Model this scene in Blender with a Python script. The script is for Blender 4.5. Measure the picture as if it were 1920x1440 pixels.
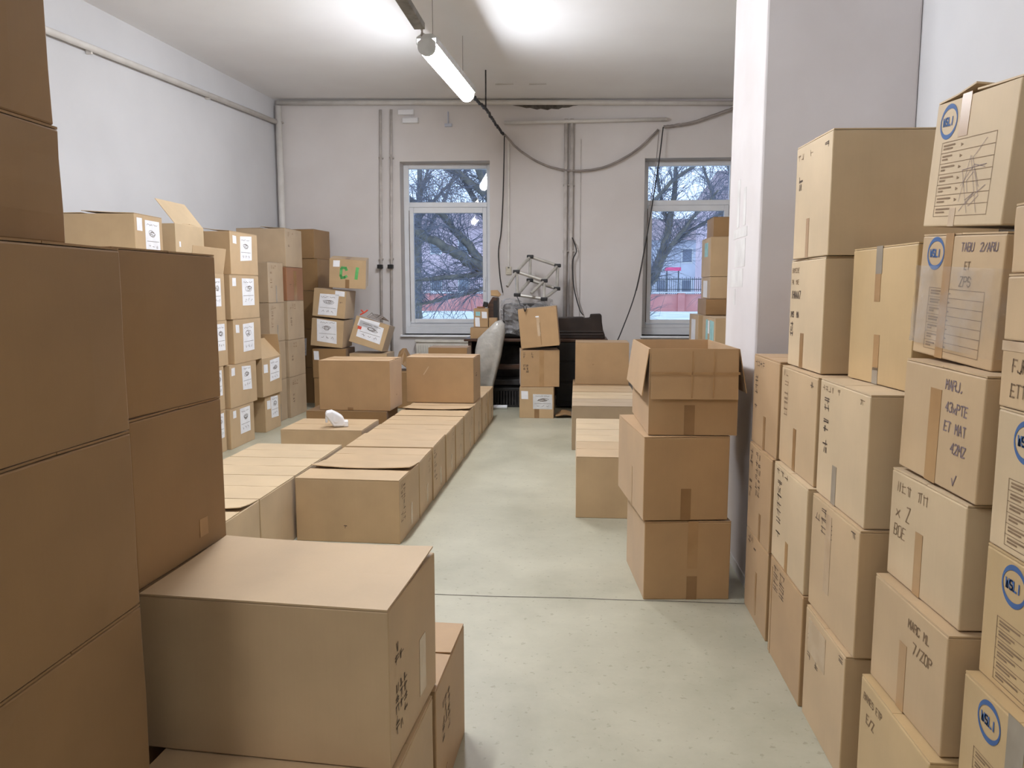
import bpy, math, random
from mathutils import Vector, Matrix, Euler
R = math.radians
for o in list(bpy.data.objects): bpy.data.objects.remove(o)
S = bpy.context.scene
COL = S.collection

# ------------------------------------------------------------ camera, world, exposure
cam_d = bpy.data.cameras.new('camera'); cam = bpy.data.objects.new('camera', cam_d); COL.objects.link(cam)
cam.location = (0, 0, 1.55); cam.rotation_euler = (R(90 - 6.8817), 0, R(4.697))
cam_d.sensor_width = 36; cam_d.lens = 1450 / 1920 * 36; cam_d.clip_start = .05; cam_d.clip_end = 500
S.camera = cam
S.view_settings.view_transform = 'Standard'; S.view_settings.look = 'None'
S.view_settings.gamma = 1; S.view_settings.use_curve_mapping = False
S.view_settings.exposure = 0.0
LAMP = 116.0
REAR = 66.0
S.cycles.max_bounces = 6; S.cycles.diffuse_bounces = 4; S.cycles.glossy_bounces = 2; S.cycles.transmission_bounces = 2
S.cycles.caustics_reflective = False; S.cycles.caustics_refractive = False
W = bpy.data.worlds.new('dusk_sky'); S.world = W; W.use_nodes = True
bg = W.node_tree.nodes['Background']; bg.inputs[0].default_value = (.56, .72, 1.0, 1); bg.inputs[1].default_value = 2.1

# ------------------------------------------------------------ materials
def nt(name):
    m = bpy.data.materials.new(name); m.use_nodes = True
    t = m.node_tree; return m, t, t.nodes['Principled BSDF']
def noisy(name, c1, c2, scale=5, rough=.7, bump=.0, bscale=60, metal=0, spec=.5, lo=.35, hi=.65, stretch=None, detail=4):
    m, t, b = nt(name); n = t.nodes; l = t.links
    tc = n.new('ShaderNodeTexCoord'); mp = n.new('ShaderNodeMapping'); l.new(tc.outputs['Object'], mp.inputs[0])
    if stretch: mp.inputs['Scale'].default_value = stretch
    no = n.new('ShaderNodeTexNoise'); no.inputs['Scale'].default_value = scale; no.inputs['Detail'].default_value = detail
    l.new(mp.outputs[0], no.inputs['Vector'])
    r = n.new('ShaderNodeValToRGB'); r.color_ramp.elements[0].position = lo; r.color_ramp.elements[1].position = hi
    r.color_ramp.elements[0].color = (*c1, 1); r.color_ramp.elements[1].color = (*c2, 1)
    l.new(no.outputs[0], r.inputs[0]); l.new(r.outputs[0], b.inputs['Base Color'])
    b.inputs['Roughness'].default_value = rough; b.inputs['Metallic'].default_value = metal
    b.inputs['Specular IOR Level'].default_value = spec
    if bump:
        n2 = n.new('ShaderNodeTexNoise'); n2.inputs['Scale'].default_value = bscale; n2.inputs['Detail'].default_value = 3
        l.new(mp.outputs[0], n2.inputs['Vector'])
        bp = n.new('ShaderNodeBump'); bp.inputs['Strength'].default_value = bump; bp.inputs['Distance'].default_value = .01
        l.new(n2.outputs[0], bp.inputs['Height']); l.new(bp.outputs[0], b.inputs['Normal'])
    return m
def lin(r, g, b):
    f = lambda v: (v / 255 / 12.92) if v <= 10 else ((v / 255 + .055) / 1.055) ** 2.4
    return (f(r), f(g), f(b))
def sc(c, k): return tuple(x * k for x in c)
def card(name, c):
    m, t, b = nt(name); n = t.nodes; l = t.links
    tc = n.new('ShaderNodeTexCoord'); no = n.new('ShaderNodeTexNoise'); no.inputs['Scale'].default_value = 3.2; no.inputs['Detail'].default_value = 5
    l.new(tc.outputs['Object'], no.inputs['Vector'])
    wv = n.new('ShaderNodeTexNoise'); wv.inputs['Scale'].default_value = 45; wv.inputs['Detail'].default_value = 2
    mp = n.new('ShaderNodeMapping'); mp.inputs['Scale'].default_value = (3, 3, .12)
    l.new(tc.outputs['Object'], mp.inputs[0]); l.new(mp.outputs[0], wv.inputs['Vector'])
    mx = n.new('ShaderNodeMath'); mx.operation = 'MULTIPLY_ADD'; mx.inputs[1].default_value = .10
    l.new(wv.outputs[0], mx.inputs[0]); l.new(no.outputs[0], mx.inputs[2])
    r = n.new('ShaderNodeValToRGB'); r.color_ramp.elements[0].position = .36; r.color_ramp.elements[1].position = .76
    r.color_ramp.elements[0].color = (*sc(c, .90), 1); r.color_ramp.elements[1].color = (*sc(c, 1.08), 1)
    l.new(mx.outputs[0], r.inputs[0]); l.new(r.outputs[0], b.inputs['Base Color'])
    b.inputs['Roughness'].default_value = .55; b.inputs['Specular IOR Level'].default_value = .4
    b.inputs['Sheen Weight'].default_value = .15; b.inputs['Sheen Roughness'].default_value = .45
    return m
M = {}
M['tan'] = card('cardboard_tan', lin(192, 163, 125))
M['pale'] = card('cardboard_pale', lin(202, 177, 141))
M['warm'] = card('cardboard_warm', lin(180, 146, 106))
M['grey'] = card('cardboard_greyish', lin(176, 153, 124))
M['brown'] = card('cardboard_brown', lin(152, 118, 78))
M['red'] = card('cardboard_reddish', lin(146, 100, 68))
M['yel'] = card('cardboard_yellowish', lin(194, 164, 118))
M['wall'] = noisy('plaster_wall', lin(217, 210, 206), lin(224, 218, 215), 1.3, .9)
M['wall_l'] = noisy('plaster_wall_white', lin(205, 204, 205), lin(212, 211, 212), 1.1, .9)
M['pillar'] = noisy('plaster_pillar', lin(210, 203, 201), lin(218, 212, 211), 2.2, .9)
M['patch'] = noisy('plaster_patch', lin(205, 201, 198), lin(220, 217, 214), 8, .9)
M['ceil'] = noisy('ceiling_plaster', lin(238, 236, 236), lin(243, 242, 242), 1.0, .9)
M['floor'] = None
M['pipe'] = noisy('painted_pipe', lin(215, 209, 202), lin(226, 221, 215), 6, .5)
M['pipe_d'] = noisy('aged_pipe', lin(182, 174, 168), lin(204, 196, 190), 9, .5)
M['pvc'] = noisy('white_pvc', lin(232, 234, 238), lin(240, 241, 244), 4, .35)
M['paper'] = noisy('white_paper', lin(232, 232, 236), lin(242, 242, 245), 12, .8)
M['paper_g'] = noisy('grey_paper', lin(205, 205, 205), lin(222, 222, 222), 12, .8)
M['teal'] = noisy('teal_sticker', lin(140, 190, 195), lin(165, 208, 208), 15, .6)
M['ink'] = noisy('dark_print', lin(84, 68, 56), lin(104, 86, 70), 20, .8)
M['ink2'] = noisy('brown_print', lin(124, 100, 74), lin(140, 114, 86), 20, .8)
M['pen'] = noisy('violet_pen', lin(118, 102, 106), lin(134, 116, 116), 20, .8)
M['blue'] = noisy('blue_print', lin(58, 88, 140), lin(68, 102, 152), 10, .7)
M['green'] = noisy('green_tape', lin(92, 176, 98), lin(108, 190, 112), 10, .6)
M['redtape'] = noisy('red_tape', lin(200, 70, 50), lin(220, 84, 60), 10, .5)
M['tape'] = noisy('brown_packing_tape', lin(164, 128, 88), lin(176, 140, 98), 8, .28)
M['tape_d'] = noisy('dark_packing_tape', lin(140, 106, 70), lin(152, 118, 80), 8, .3)
M['tape_g'] = noisy('grey_packing_tape', lin(140, 128, 112), lin(160, 148, 132), 8, .3)
M['tape_c'] = noisy('light_packing_tape', lin(186, 160, 130), lin(204, 180, 152), 8, .2)
M['black'] = noisy('black_plastic', lin(22, 20, 20), lin(34, 31, 30), 8, .5)
M['dark'] = noisy('dark_grey_fabric', lin(48, 45, 44), lin(64, 60, 58), 14, .8)
M['cable'] = noisy('black_cable', lin(34, 31, 32), lin(48, 45, 46), 8, .6)
M['cable_g'] = noisy('grey_cable', lin(140, 131, 126), lin(160, 150, 144), 8, .6)
M['tray'] = noisy('dusty_tray', lin(112, 108, 102), lin(136, 131, 124), 10, .7)
M['housing'] = noisy('lamp_housing', lin(196, 196, 194), lin(212, 212, 210), 8, .5)
M['wood_d'] = noisy('dark_wood', lin(58, 38, 26), lin(84, 54, 36), 6, .45, stretch=(1, 1, 6))
M['moulded'] = noisy('dark_brown_moulding', lin(36, 27, 23), lin(52, 40, 34), 5, .35)
M['alu'] = noisy('aluminium_tube', lin(176, 172, 164), lin(196, 192, 184), 9, .35, metal=.35)
M['radiator'] = noisy('radiator_enamel', lin(214, 208, 196), lin(226, 221, 210), 6, .45)
M['socket'] = noisy('cream_switch', lin(200, 192, 172), lin(214, 206, 188), 6, .5)
M['whitep'] = noisy('white_plastic', lin(232, 230, 232), lin(240, 239, 240), 6, .35)
M['hole'] = noisy('bare_masonry', lin(84, 78, 72), lin(120, 112, 104), 14, .95, .3, 30)
M['bark'] = noisy('tree_bark', lin(96, 96, 94), lin(126, 122, 112), 6, .9)
M['twig'] = noisy('twig_bark', lin(96, 100, 114), lin(120, 122, 132), 3, .9)
M['snow'] = noisy('frosted_lawn', lin(196, 206, 198), lin(220, 226, 224), .6, .9)
M['road'] = noisy('wet_asphalt', lin(134, 140, 152), lin(160, 165, 172), .8, .7)
M['pink'] = noisy('pink_render', lin(206, 140, 138), lin(220, 156, 152), 1.2, .9)
M['coping'] = noisy('pale_coping', lin(206, 208, 210), lin(224, 226, 228), 2, .8)
M['iron'] = noisy('fence_iron', lin(42, 52, 60), lin(62, 72, 78), 5, .6)
M['b_pink'] = noisy('far_facade_pink', lin(196, 178, 190), lin(212, 192, 200), .5, .9)
M['b_blue'] = noisy('far_facade_grey', lin(186, 190, 204), lin(204, 208, 220), .5, .9)
M['b_roof'] = noisy('far_roof', lin(150, 134, 140), lin(166, 150, 154), .8, .9)
M['b_win'] = noisy('far_window', lin(112, 120, 138), lin(130, 140, 156), 1, .3)
M['sign'] = noisy('pink_sign', lin(224, 80, 130), lin(236, 96, 144), 1, .6)
def mk_floor():
    m, t, b = nt('painted_concrete'); n = t.nodes; l = t.links
    tc = n.new('ShaderNodeTexCoord')
    a = n.new('ShaderNodeTexNoise'); a.inputs['Scale'].default_value = 1.1; a.inputs['Detail'].default_value = 8; a.inputs['Roughness'].default_value = .68
    l.new(tc.outputs['Object'], a.inputs['Vector'])
    r = n.new('ShaderNodeValToRGB'); e = r.color_ramp.elements
    e[0].position = .3; e[1].position = .72; e[0].color = (*lin(162, 158, 137), 1); e[1].color = (*lin(194, 189, 168), 1)
    l.new(a.outputs[0], r.inputs[0])
    s = n.new('ShaderNodeTexNoise'); s.inputs['Scale'].default_value = 34; s.inputs['Detail'].default_value = 3
    l.new(tc.outputs['Object'], s.inputs['Vector'])
    r2 = n.new('ShaderNodeValToRGB'); r2.color_ramp.elements[0].position = .30; r2.color_ramp.elements[1].position = .37
    r2.color_ramp.elements[0].color = (.74, .72, .68, 1); r2.color_ramp.elements[1].color = (1, 1, 1, 1)
    l.new(s.outputs[0], r2.inputs[0])
    mx = n.new('ShaderNodeMix'); mx.data_type = 'RGBA'; mx.blend_type = 'MULTIPLY'; mx.inputs[0].default_value = .8
    l.new(r.outputs[0], mx.inputs[6]); l.new(r2.outputs[0], mx.inputs[7]); l.new(mx.outputs[2], b.inputs['Base Color'])
    ro = n.new('ShaderNodeMapRange'); ro.inputs[3].default_value = .30; ro.inputs[4].default_value = .55
    l.new(a.outputs[0], ro.inputs[0]); l.new(ro.outputs[0], b.inputs['Roughness'])
    b.inputs['Specular IOR Level'].default_value = .4
    return m
M['floor'] = mk_floor()
def mk_glass():
    m = bpy.data.materials.new('window_glass'); m.use_nodes = True; t = m.node_tree; t.nodes.clear(); n = t.nodes
    o = n.new('ShaderNodeOutputMaterial'); mx = n.new('ShaderNodeMixShader'); tr = n.new('ShaderNodeBsdfTransparent'); gl = n.new('ShaderNodeBsdfGlossy')
    gl.inputs['Roughness'].default_value = .02; fr = n.new('ShaderNodeFresnel'); fr.inputs[0].default_value = 1.45
    tr.inputs[0].default_value = (.97, .98, .99, 1)
    t.links.new(fr.outputs[0], mx.inputs[0]); t.links.new(tr.outputs[0], mx.inputs[1]); t.links.new(gl.outputs[0], mx.inputs[2]); t.links.new(mx.outputs[0], o.inputs[0])
    return m
M['glass'] = mk_glass()
def mk_film(name, col, alpha, rough=.15):
    m = bpy.data.materials.new(name); m.use_nodes = True; t = m.node_tree; t.nodes.clear(); n = t.nodes
    o = n.new('ShaderNodeOutputMaterial'); mx = n.new('ShaderNodeMixShader'); tr = n.new('ShaderNodeBsdfTransparent'); p = n.new('ShaderNodeBsdfPrincipled')
    p.inputs['Base Color'].default_value = (*col, 1); p.inputs['Roughness'].default_value = rough; p.inputs['Specular IOR Level'].default_value = .8
    tc = n.new('ShaderNodeTexCoord'); no = n.new('ShaderNodeTexNoise'); no.inputs['Scale'].default_value = 9; no.inputs['Detail'].default_value = 3
    t.links.new(tc.outputs['Object'], no.inputs['Vector'])
    mr = n.new('ShaderNodeMapRange'); mr.inputs[1].default_value = .3; mr.inputs[2].default_value = .7; mr.inputs[3].default_value = max(0, alpha - .2); mr.inputs[4].default_value = min(1, alpha + .2)
    t.links.new(no.outputs[0], mr.inputs[0]); t.links.new(mr.outputs[0], mx.inputs[0])
    bp = n.new('ShaderNodeBump'); bp.inputs['Strength'].default_value = .6; bp.inputs['Distance'].default_value = .02
    t.links.new(no.outputs[0], bp.inputs['Height']); t.links.new(bp.outputs[0], p.inputs['Normal'])
    t.links.new(tr.outputs[0], mx.inputs[1]); t.links.new(p.outputs[0], mx.inputs[2]); t.links.new(mx.outputs[0], o.inputs[0])
    return m
M['film'] = mk_film('clear_stretch_film', lin(200, 196, 192), .22, .12)
M['film_g'] = mk_film('crumpled_plastic_film', lin(168, 166, 166), .55, .15)
M['foam'] = mk_film('milky_plastic_wrap', lin(196, 192, 184), .9, .25)
def mk_emit(nm, LAMP):
    m = bpy.data.materials.new(nm); m.use_nodes = True; t = m.node_tree; t.nodes.clear()
    o = t.nodes.new('ShaderNodeOutputMaterial'); e = t.nodes.new('ShaderNodeEmission'); e.inputs[0].default_value = (.90, .935, 1.0, 1); e.inputs[1].default_value = LAMP
    t.links.new(e.outputs[0], o.inputs[0]); return m
M['emit'] = mk_emit('lit_diffuser', LAMP); M['emit_w'] = mk_emit('weak_lit_diffuser', REAR)

# ------------------------------------------------------------ mesh helpers
class MB:
    def __init__(s): s.v = []; s.f = []
    def quad(s, a, b, c, d):
        i = len(s.v); s.v += [a, b, c, d]; s.f.append((i, i + 1, i + 2, i + 3)); return s
    def box(s, x0, x1, y0, y1, z0, z1, mat=None):
        i = len(s.v)
        p = [Vector((x, y, z)) for z in (z0, z1) for y in (y0, y1) for x in (x0, x1)]
        if mat: p = [mat @ q for q in p]
        s.v += [tuple(q) for q in p]
        for f in ((0, 2, 3, 1), (4, 5, 7, 6), (0, 1, 5, 4), (1, 3, 7, 5), (3, 2, 6, 7), (2, 0, 4, 6)): s.f.append(tuple(i + k for k in f))
        return s
    def tube(s, pts, rad, n=8, cap=True):
        pts = [Vector(p) for p in pts]
        if not isinstance(rad, (list, tuple)): rad = [rad] * len(pts)
        base = len(s.v); prev = None
        for k, p in enumerate(pts):
            d = (pts[min(k + 1, len(pts) - 1)] - pts[max(k - 1, 0)])
            if d.length < 1e-9: d = Vector((0, 0, 1))
            d.normalize()
            if prev is None:
                a = d.orthogonal().normalized()
            else:
                a = prev - d * prev.dot(d)
                a = a.normalized() if a.length > 1e-6 else d.orthogonal().normalized()
            prev = a; b = d.cross(a)
            for j in range(n):
                t = 2 * math.pi * j / n; s.v.append(tuple(p + (a * math.cos(t) + b * math.sin(t)) * rad[k]))
        for k in range(len(pts) - 1):
            for j in range(n):
                j2 = (j + 1) % n; s.f.append((base + k * n + j, base + k * n + j2, base + (k + 1) * n + j2, base + (k + 1) * n + j))
        if cap:
            s.f.append(tuple(base + j for j in range(n))[::-1]); s.f.append(tuple(base + (len(pts) - 1) * n + j for j in range(n)))
        return s
    def prism(s, poly, y0, y1):
        n = len(poly); i = len(s.v)
        s.v += [(x, y0, z) for x, z in poly] + [(x, y1, z) for x, z in poly]
        s.f.append(tuple(i + k for k in range(n))); s.f.append(tuple(i + n + k for k in range(n))[::-1])
        for k in range(n): k2 = (k + 1) % n; s.f.append((i + k, i + n + k, i + n + k2, i + k2))
        return s
    def build(s, name, mat, parent=None, loc=None, rot=None, bevel=0, smooth=False, seg=2):
        me = bpy.data.meshes.new(name); me.from_pydata([tuple(v) for v in s.v], [], s.f); me.update()
        o = bpy.data.objects.new(name, me); COL.objects.link(o)
        if mat: me.materials.append(M[mat] if isinstance(mat, str) else mat)
        if parent: o.parent = parent
        if loc: o.location = loc
        if rot: o.rotation_euler = rot
        if smooth:
            for p in me.polygons: p.use_smooth = True
        if bevel:
            bm_ = o.modifiers.new('bevel', 'BEVEL'); bm_.width = bevel; bm_.segments = seg; bm_.limit_method = 'ANGLE'
        return o
def tag(o, label=None, cat=None, group=None, kind=None):
    if label: o['label'] = label
    if cat: o['category'] = cat
    if group: o['group'] = group
    if kind: o['kind'] = kind
    return o
def empty(name, loc, rot=(0, 0, 0)):
    o = bpy.data.objects.new(name, None); COL.objects.link(o); o.empty_display_size = .1
    o.location = loc; o.rotation_euler = [R(a) for a in rot]; return o
def struct(o): o['kind'] = 'structure'; return o

# ------------------------------------------------------------ the room
BACK = 11.0; OUT = 11.46
def lw(y): return -4.266 + .0876 * (y - 10.89)      # left wall line
def cz(x): return 4.22 - (x + 4.27) * .018            # the old ceiling runs slightly down to the right
XR = 3.3; Y0 = -3.4
fl = MB(); fl.quad((-6, Y0 - .3, 0), (XR + .3, Y0 - .3, 0), (XR + .3, OUT, 0), (-6, OUT, 0))
fl.quad((-6, Y0 - .3, -.2), (-6, OUT, -.2), (XR + .3, OUT, -.2), (XR + .3, Y0 - .3, -.2))
floor = struct(fl.build('floor', 'floor'))
jt = MB(); rng = random.Random(5); px = -4.6; py = 3.74
while px < .86:
    nx = px + .22; ny = py + rng.uniform(-.006, .008)
    jt.quad((px, py - .004, .001), (nx, ny - .004, .001), (nx, ny + .004, .001), (px, py + .004, .001)); px, py = nx, ny
jt.build('floor_joint', 'hole', floor)
c = MB(); xl, xr = -6.2, XR + .3
c.v = [(x, y, cz(x) + dz) for dz in (0, .25) for x, y in ((xl, Y0 - .3), (xr, Y0 - .3), (xr, OUT), (xl, OUT))]
c.f = [(0, 1, 2, 3)[::-1], (4, 5, 6, 7), (0, 1, 5, 4), (1, 2, 6, 5), (2, 3, 7, 6), (3, 0, 4, 7)]
ceiling = struct(c.build('ceiling', 'ceil'))
mk = MB(); 
for (x0, x1, y) in ((-1.05, -.82, 10.15), (-.62, -.40, 10.15)): mk.box(x0, x1, y, y + .06, cz(x0) - .006, cz(x0))
mk.build('ceiling_patch', 'patch', ceiling)
m = MB(); a = (lw(Y0), Y0); b = (lw(OUT), OUT)
m.v = [(a[0], a[1], -.2), (b[0], b[1], -.2), (b[0], b[1], 4.5), (a[0], a[1], 4.5), (a[0] - .3, a[1], -.2), (b[0] - .3, b[1], -.2), (b[0] - .3, b[1], 4.5), (a[0] - .3, a[1], 4.5)]
m.f = [(0, 1, 2, 3)[::-1], (4, 5, 6, 7), (3, 2, 6, 7), (0, 1, 5, 4), (1, 2, 6, 5), (0, 3, 7, 4)]
struct(m.build('wall_left', 'wall_l'))
WIN = [(-2.49, -1.215), (.925, 2.20)]; WZ = (.92, 3.35)
m = MB(); xs = [-4.7, WIN[0][0], WIN[0][1], WIN[1][0], WIN[1][1], XR + .3]
for i in range(5):
    if i in (1, 3):
        m.box(xs[i], xs[i + 1], BACK, OUT, -.2, WZ[0]); m.box(xs[i], xs[i + 1], BACK, OUT, WZ[1], 4.5)
    else: m.box(xs[i], xs[i + 1], BACK, OUT, -.2, 4.5)
wall_back = struct(m.build('wall_back', 'wall'))
m = MB(); ply = [(-.90 + .98 * t / 20) for t in range(21)]
top = [4.085 - .0 * t for t in range(21)]; bot = [4.085 - .065 * math.sin(math.pi * t / 20) * (1 + .15 * math.sin(t * 2.1)) for t in range(21)]
for k in range(20): m.quad((ply[k], BACK - .004, bot[k]), (ply[k + 1], BACK - .004, bot[k + 1]), (ply[k + 1], BACK - .004, top[k + 1]), (ply[k], BACK - .004, top[k]))
m.build('broken_plaster', 'hole', wall_back)
m = MB(); m.box(1.62, 1.9, Y0, 4.6, -.2, 4.5); struct(m.build('wall_right', 'wall_l'))
m = MB(); m.box(XR, XR + .3, 4.75, OUT, -.2, 4.5); struct(m.build('wall_right_far', 'wall'))
m = MB(); m.box(1.9, XR + .3, 3.98, 4.75, -.2, 4.5); struct(m.build('wall_cross', 'wall'))
m = MB(); m.box(-6, 1.9, Y0 - .3, Y0, -.2, 4.5); struct(m.build('wall_near', 'wall_l'))
m = MB(); m.box(.90, 1.62, 3.98, 4.76, 0, 4.4)
pillar = struct(m.build('wall_pillar', 'pillar', bevel=.012)); 
m = MB()
for (y0, y1, z0, z1) in ((4.3, 4.36, 1.90, 2.1), (4.46, 4.52, 1.90, 2.16), (4.25, 4.6, 1.84, 1.89), (4.28, 4.55, 1.68, 1.83), (4.32, 4.66, 1.57, 1.67), (4.5, 4.55, 1.47, 1.56)):
    m.box(.8985, .90, y0, y1, z0, z1)
m.build('plaster_patch', 'patch', pillar)
# slight flaking at the foot
m = MB(); m.box(.895, .90, 3.985, 4.7, 0, .06); m.build('baseboard_strip', 'patch', pillar)

# windows: frame, transom, sash, glass, sill
def window(n, x0, x1, ang=0):
    y0, y1 = 11.27, 11.34; z0, z1 = WZ
    root = empty('window_%d' % n, ((x0 + x1) / 2, y0, z0), (0, 0, ang)); struct(root)
    def b(name, X0, X1, Z0, Z1, ya=y0, yb=y1, mat='pvc', bev=.006, par=None):
        q = MB(); q.box(X0 - root.location.x, X1 - root.location.x, ya - y0, yb - y0, Z0 - z0, Z1 - z0); return q.build(name, mat, par or root, bevel=bev)
    for nm, X0, X1, Z0, Z1 in (('frame_jamb', x0, x0 + .075, z0 + .10, z1), ('frame_jamb', x1 - .075, x1, z0 + .10, z1), ('frame_head', x0 + .075, x1 - .075, z1 - .065, z1), ('frame_transom', x0 + .075, x1 - .075, 2.745, 2.815), ('frame_bottom', x0 + .075, x1 - .075, z0 + .10, z0 + .155)):
        b(nm, X0, X1, Z0, Z1)
    # lower opening sash
    s0, s1, t0, t1 = x0 + .078, x1 - .078, z0 + .158, 2.742
    for nm, X0, X1, Z0, Z1 in (('sash_stile', s0, s0 + .06, t0, t1), ('sash_stile', s1 - .06, s1, t0, t1), ('sash_rail', s0 + .06, s1 - .06, t0, t0 + .06), ('sash_rail', s0 + .06, s1 - .06, t1 - .08, t1)):
        b(nm, X0, X1, Z0, Z1, y0 - .015, y1 - .02)
    h = b('window_handle', s1 - .045, s1 - .02, 1.55, 1.72, y0 - .05, y0 - .03); b('handle_base', s1 - .045, s1 - .02, 1.68, 1.75, y0 - .03, y0 - .015, par=h)
    b('glass_pane', s0 + .06, s1 - .06, t0 + .06, t1 - .08, 11.295, 11.301, 'glass', 0)
    b('glass_pane', x0 + .075, x1 - .075, 2.815, z1 - .065, 11.295, 11.301, 'glass', 0)
    b('window_sill', x0 - .02, x1 + .02, z0 - .03, z0, 10.95, y1 + .04, 'pvc').rotation_euler = (0, 0, -R(ang))
    b('sill_upstand', x0, x1, z0, z0 + .10, y0, y1, 'pvc')
    # gap seal on the hinge side
    b('seal_strip', x0 + .072, x0 + .08, 1.1, 2.7, y0 - .017, y0, 'ink')
    b('outer_sill', x0, x1, z0 - .02, z0 + .03, 11.39, 11.5, 'coping').rotation_euler = (0, 0, -R(ang))
window(1, *WIN[0], ang=3.7); window(2, *WIN[1])

# ------------------------------------------------------------ cardboard boxes
GLY = {'A': '002640 1232', 'B': '00063645443303 3342413000', 'C': '4536160501103041', 'E': '46060040 0333', 'F': '460600 0333', 'H': '0006 4046 0343', 'I': '2026', 'J': '4641301001', 'L': '060040', 'M': '0006234640', 'N': '00064046', 'O': '103041453616050110', 'P': '00063645443303', 'R': '00063645443303 3340', 'S': '453616050413334241301001', 'T': '0646 2026', 'U': '060110304146', 'V': '062046', 'W': '0610243046', 'X': '0046 0640', 'Y': '0623 462320', 'Z': '06460040', '0': '103041453616050110', '1': '152620', '2': '05163645440040', '3': '0516364544334241301001', '4': '30360242', '5': '460603334241301001', '7': '064610', '8': '133342413010010213041535264433', '/': '0046', 'x': '0043 0340', ',': '2110', '.': '2021', ' ': '', 'v': '032045'}
def glyph_strokes(txt, x, y, h, slant=.06, jit=0, rng=None):
    out = []
    for ch in txt:
        for st in GLY.get(ch, '').split():
            p = []
            for k in range(0, len(st), 2):
                gx, gy = int(st[k]) / 4, int(st[k + 1]) / 6
                jx = rng.uniform(-jit, jit) if rng else 0; jy = rng.uniform(-jit, jit) if rng else 0
                p.append((x + (gx * .55 + gy * slant + jx) * h, y + (gy + jy) * h))
            out.append(p)
        x += .75 * h
    return out
def ribbon(mb, strokes, wd, tf, off):
    for st in strokes:
        for a, b in zip(st, st[1:]):
            dx, dy = b[0] - a[0], b[1] - a[1]; L = math.hypot(dx, dy)
            if L < 1e-6: continue
            ex, ey = dx / L * wd * .4, dy / L * wd * .4; nx, ny = -dy / L * wd / 2, dx / L * wd / 2
            q = [(a[0] - ex + nx, a[1] - ey + ny), (a[0] - ex - nx, a[1] - ey - ny), (b[0] + ex - nx, b[1] + ey - ny), (b[0] + ex + nx, b[1] + ey + ny)]
            mb.quad(*[tf(u, v, off) for u, v in q])
def face_tf(f, w, d, h):
    if f == 'N': o, u, v, n, U, V = (-w / 2, -d / 2, 0), (1, 0, 0), (0, 0, 1), (0, -1, 0), w, h
    elif f == 'R': o, u, v, n, U, V = (w / 2, -d / 2, 0), (0, 1, 0), (0, 0, 1), (1, 0, 0), d, h
    elif f == 'L': o, u, v, n, U, V = (-w / 2, d / 2, 0), (0, -1, 0), (0, 0, 1), (-1, 0, 0), d, h
    else: o, u, v, n, U, V = (-w / 2, -d / 2, h), (1, 0, 0), (0, 1, 0), (0, 0, 1), w, d
    o, u, v, n = map(Vector, (o, u, v, n))
    return (lambda a, b, e: tuple(o + u * a + v * b + n * e)), U, V
def slab_on(tf, u0, v0, u1, v1, e0, e1):
    q = MB(); p = [tf(u, v, e) for e in (e0, e1) for u, v in ((u0, v0), (u1, v0), (u1, v1), (u0, v1))]
    q.v = p; q.f = [(4, 5, 6, 7), (0, 1, 5, 4), (1, 2, 6, 5), (2, 3, 7, 6), (3, 0, 4, 7)]; return q
def scribble_sheet(tf, u0, v0, u1, v1, seed, drawing=True):
    r = random.Random(seed); W_, H_ = u1 - u0, v1 - v0; st = []
    def squig(y, xa, xb, amp, n):
        st.append([(u0 + W_ * (xa + (xb - xa) * k / n), v0 + H_ * (y + amp * r.uniform(-1, 1))) for k in range(n + 1)])
    squig(.86, .12, .5, .03, 9); squig(.87, .58, .85, .03, 6)
    if drawing:
        for k in range(4):
            cx, cy = u0 + W_ * r.uniform(.35, .62), v0 + H_ * r.uniform(.58, .68); a, b = W_ * r.uniform(.12, .24), H_ * r.uniform(.05, .1)
            st.append([(cx + a * math.cos(t * .7) * r.uniform(.8, 1.1), cy + b * math.sin(t * .7) * r.uniform(.8, 1.1)) for t in range(10)])
    st.append([(u0 + W_ * .08, v0 + H_ * .36), (u0 + W_ * .92, v0 + H_ * .37)])
    for k in range(3): 
        x = .2 + .25 * k; squig(.2, x, x + .12, .06, 4)
    q = MB(); ribbon(q, st, max(.003, W_ * .012), tf, .0026); return q
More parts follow.
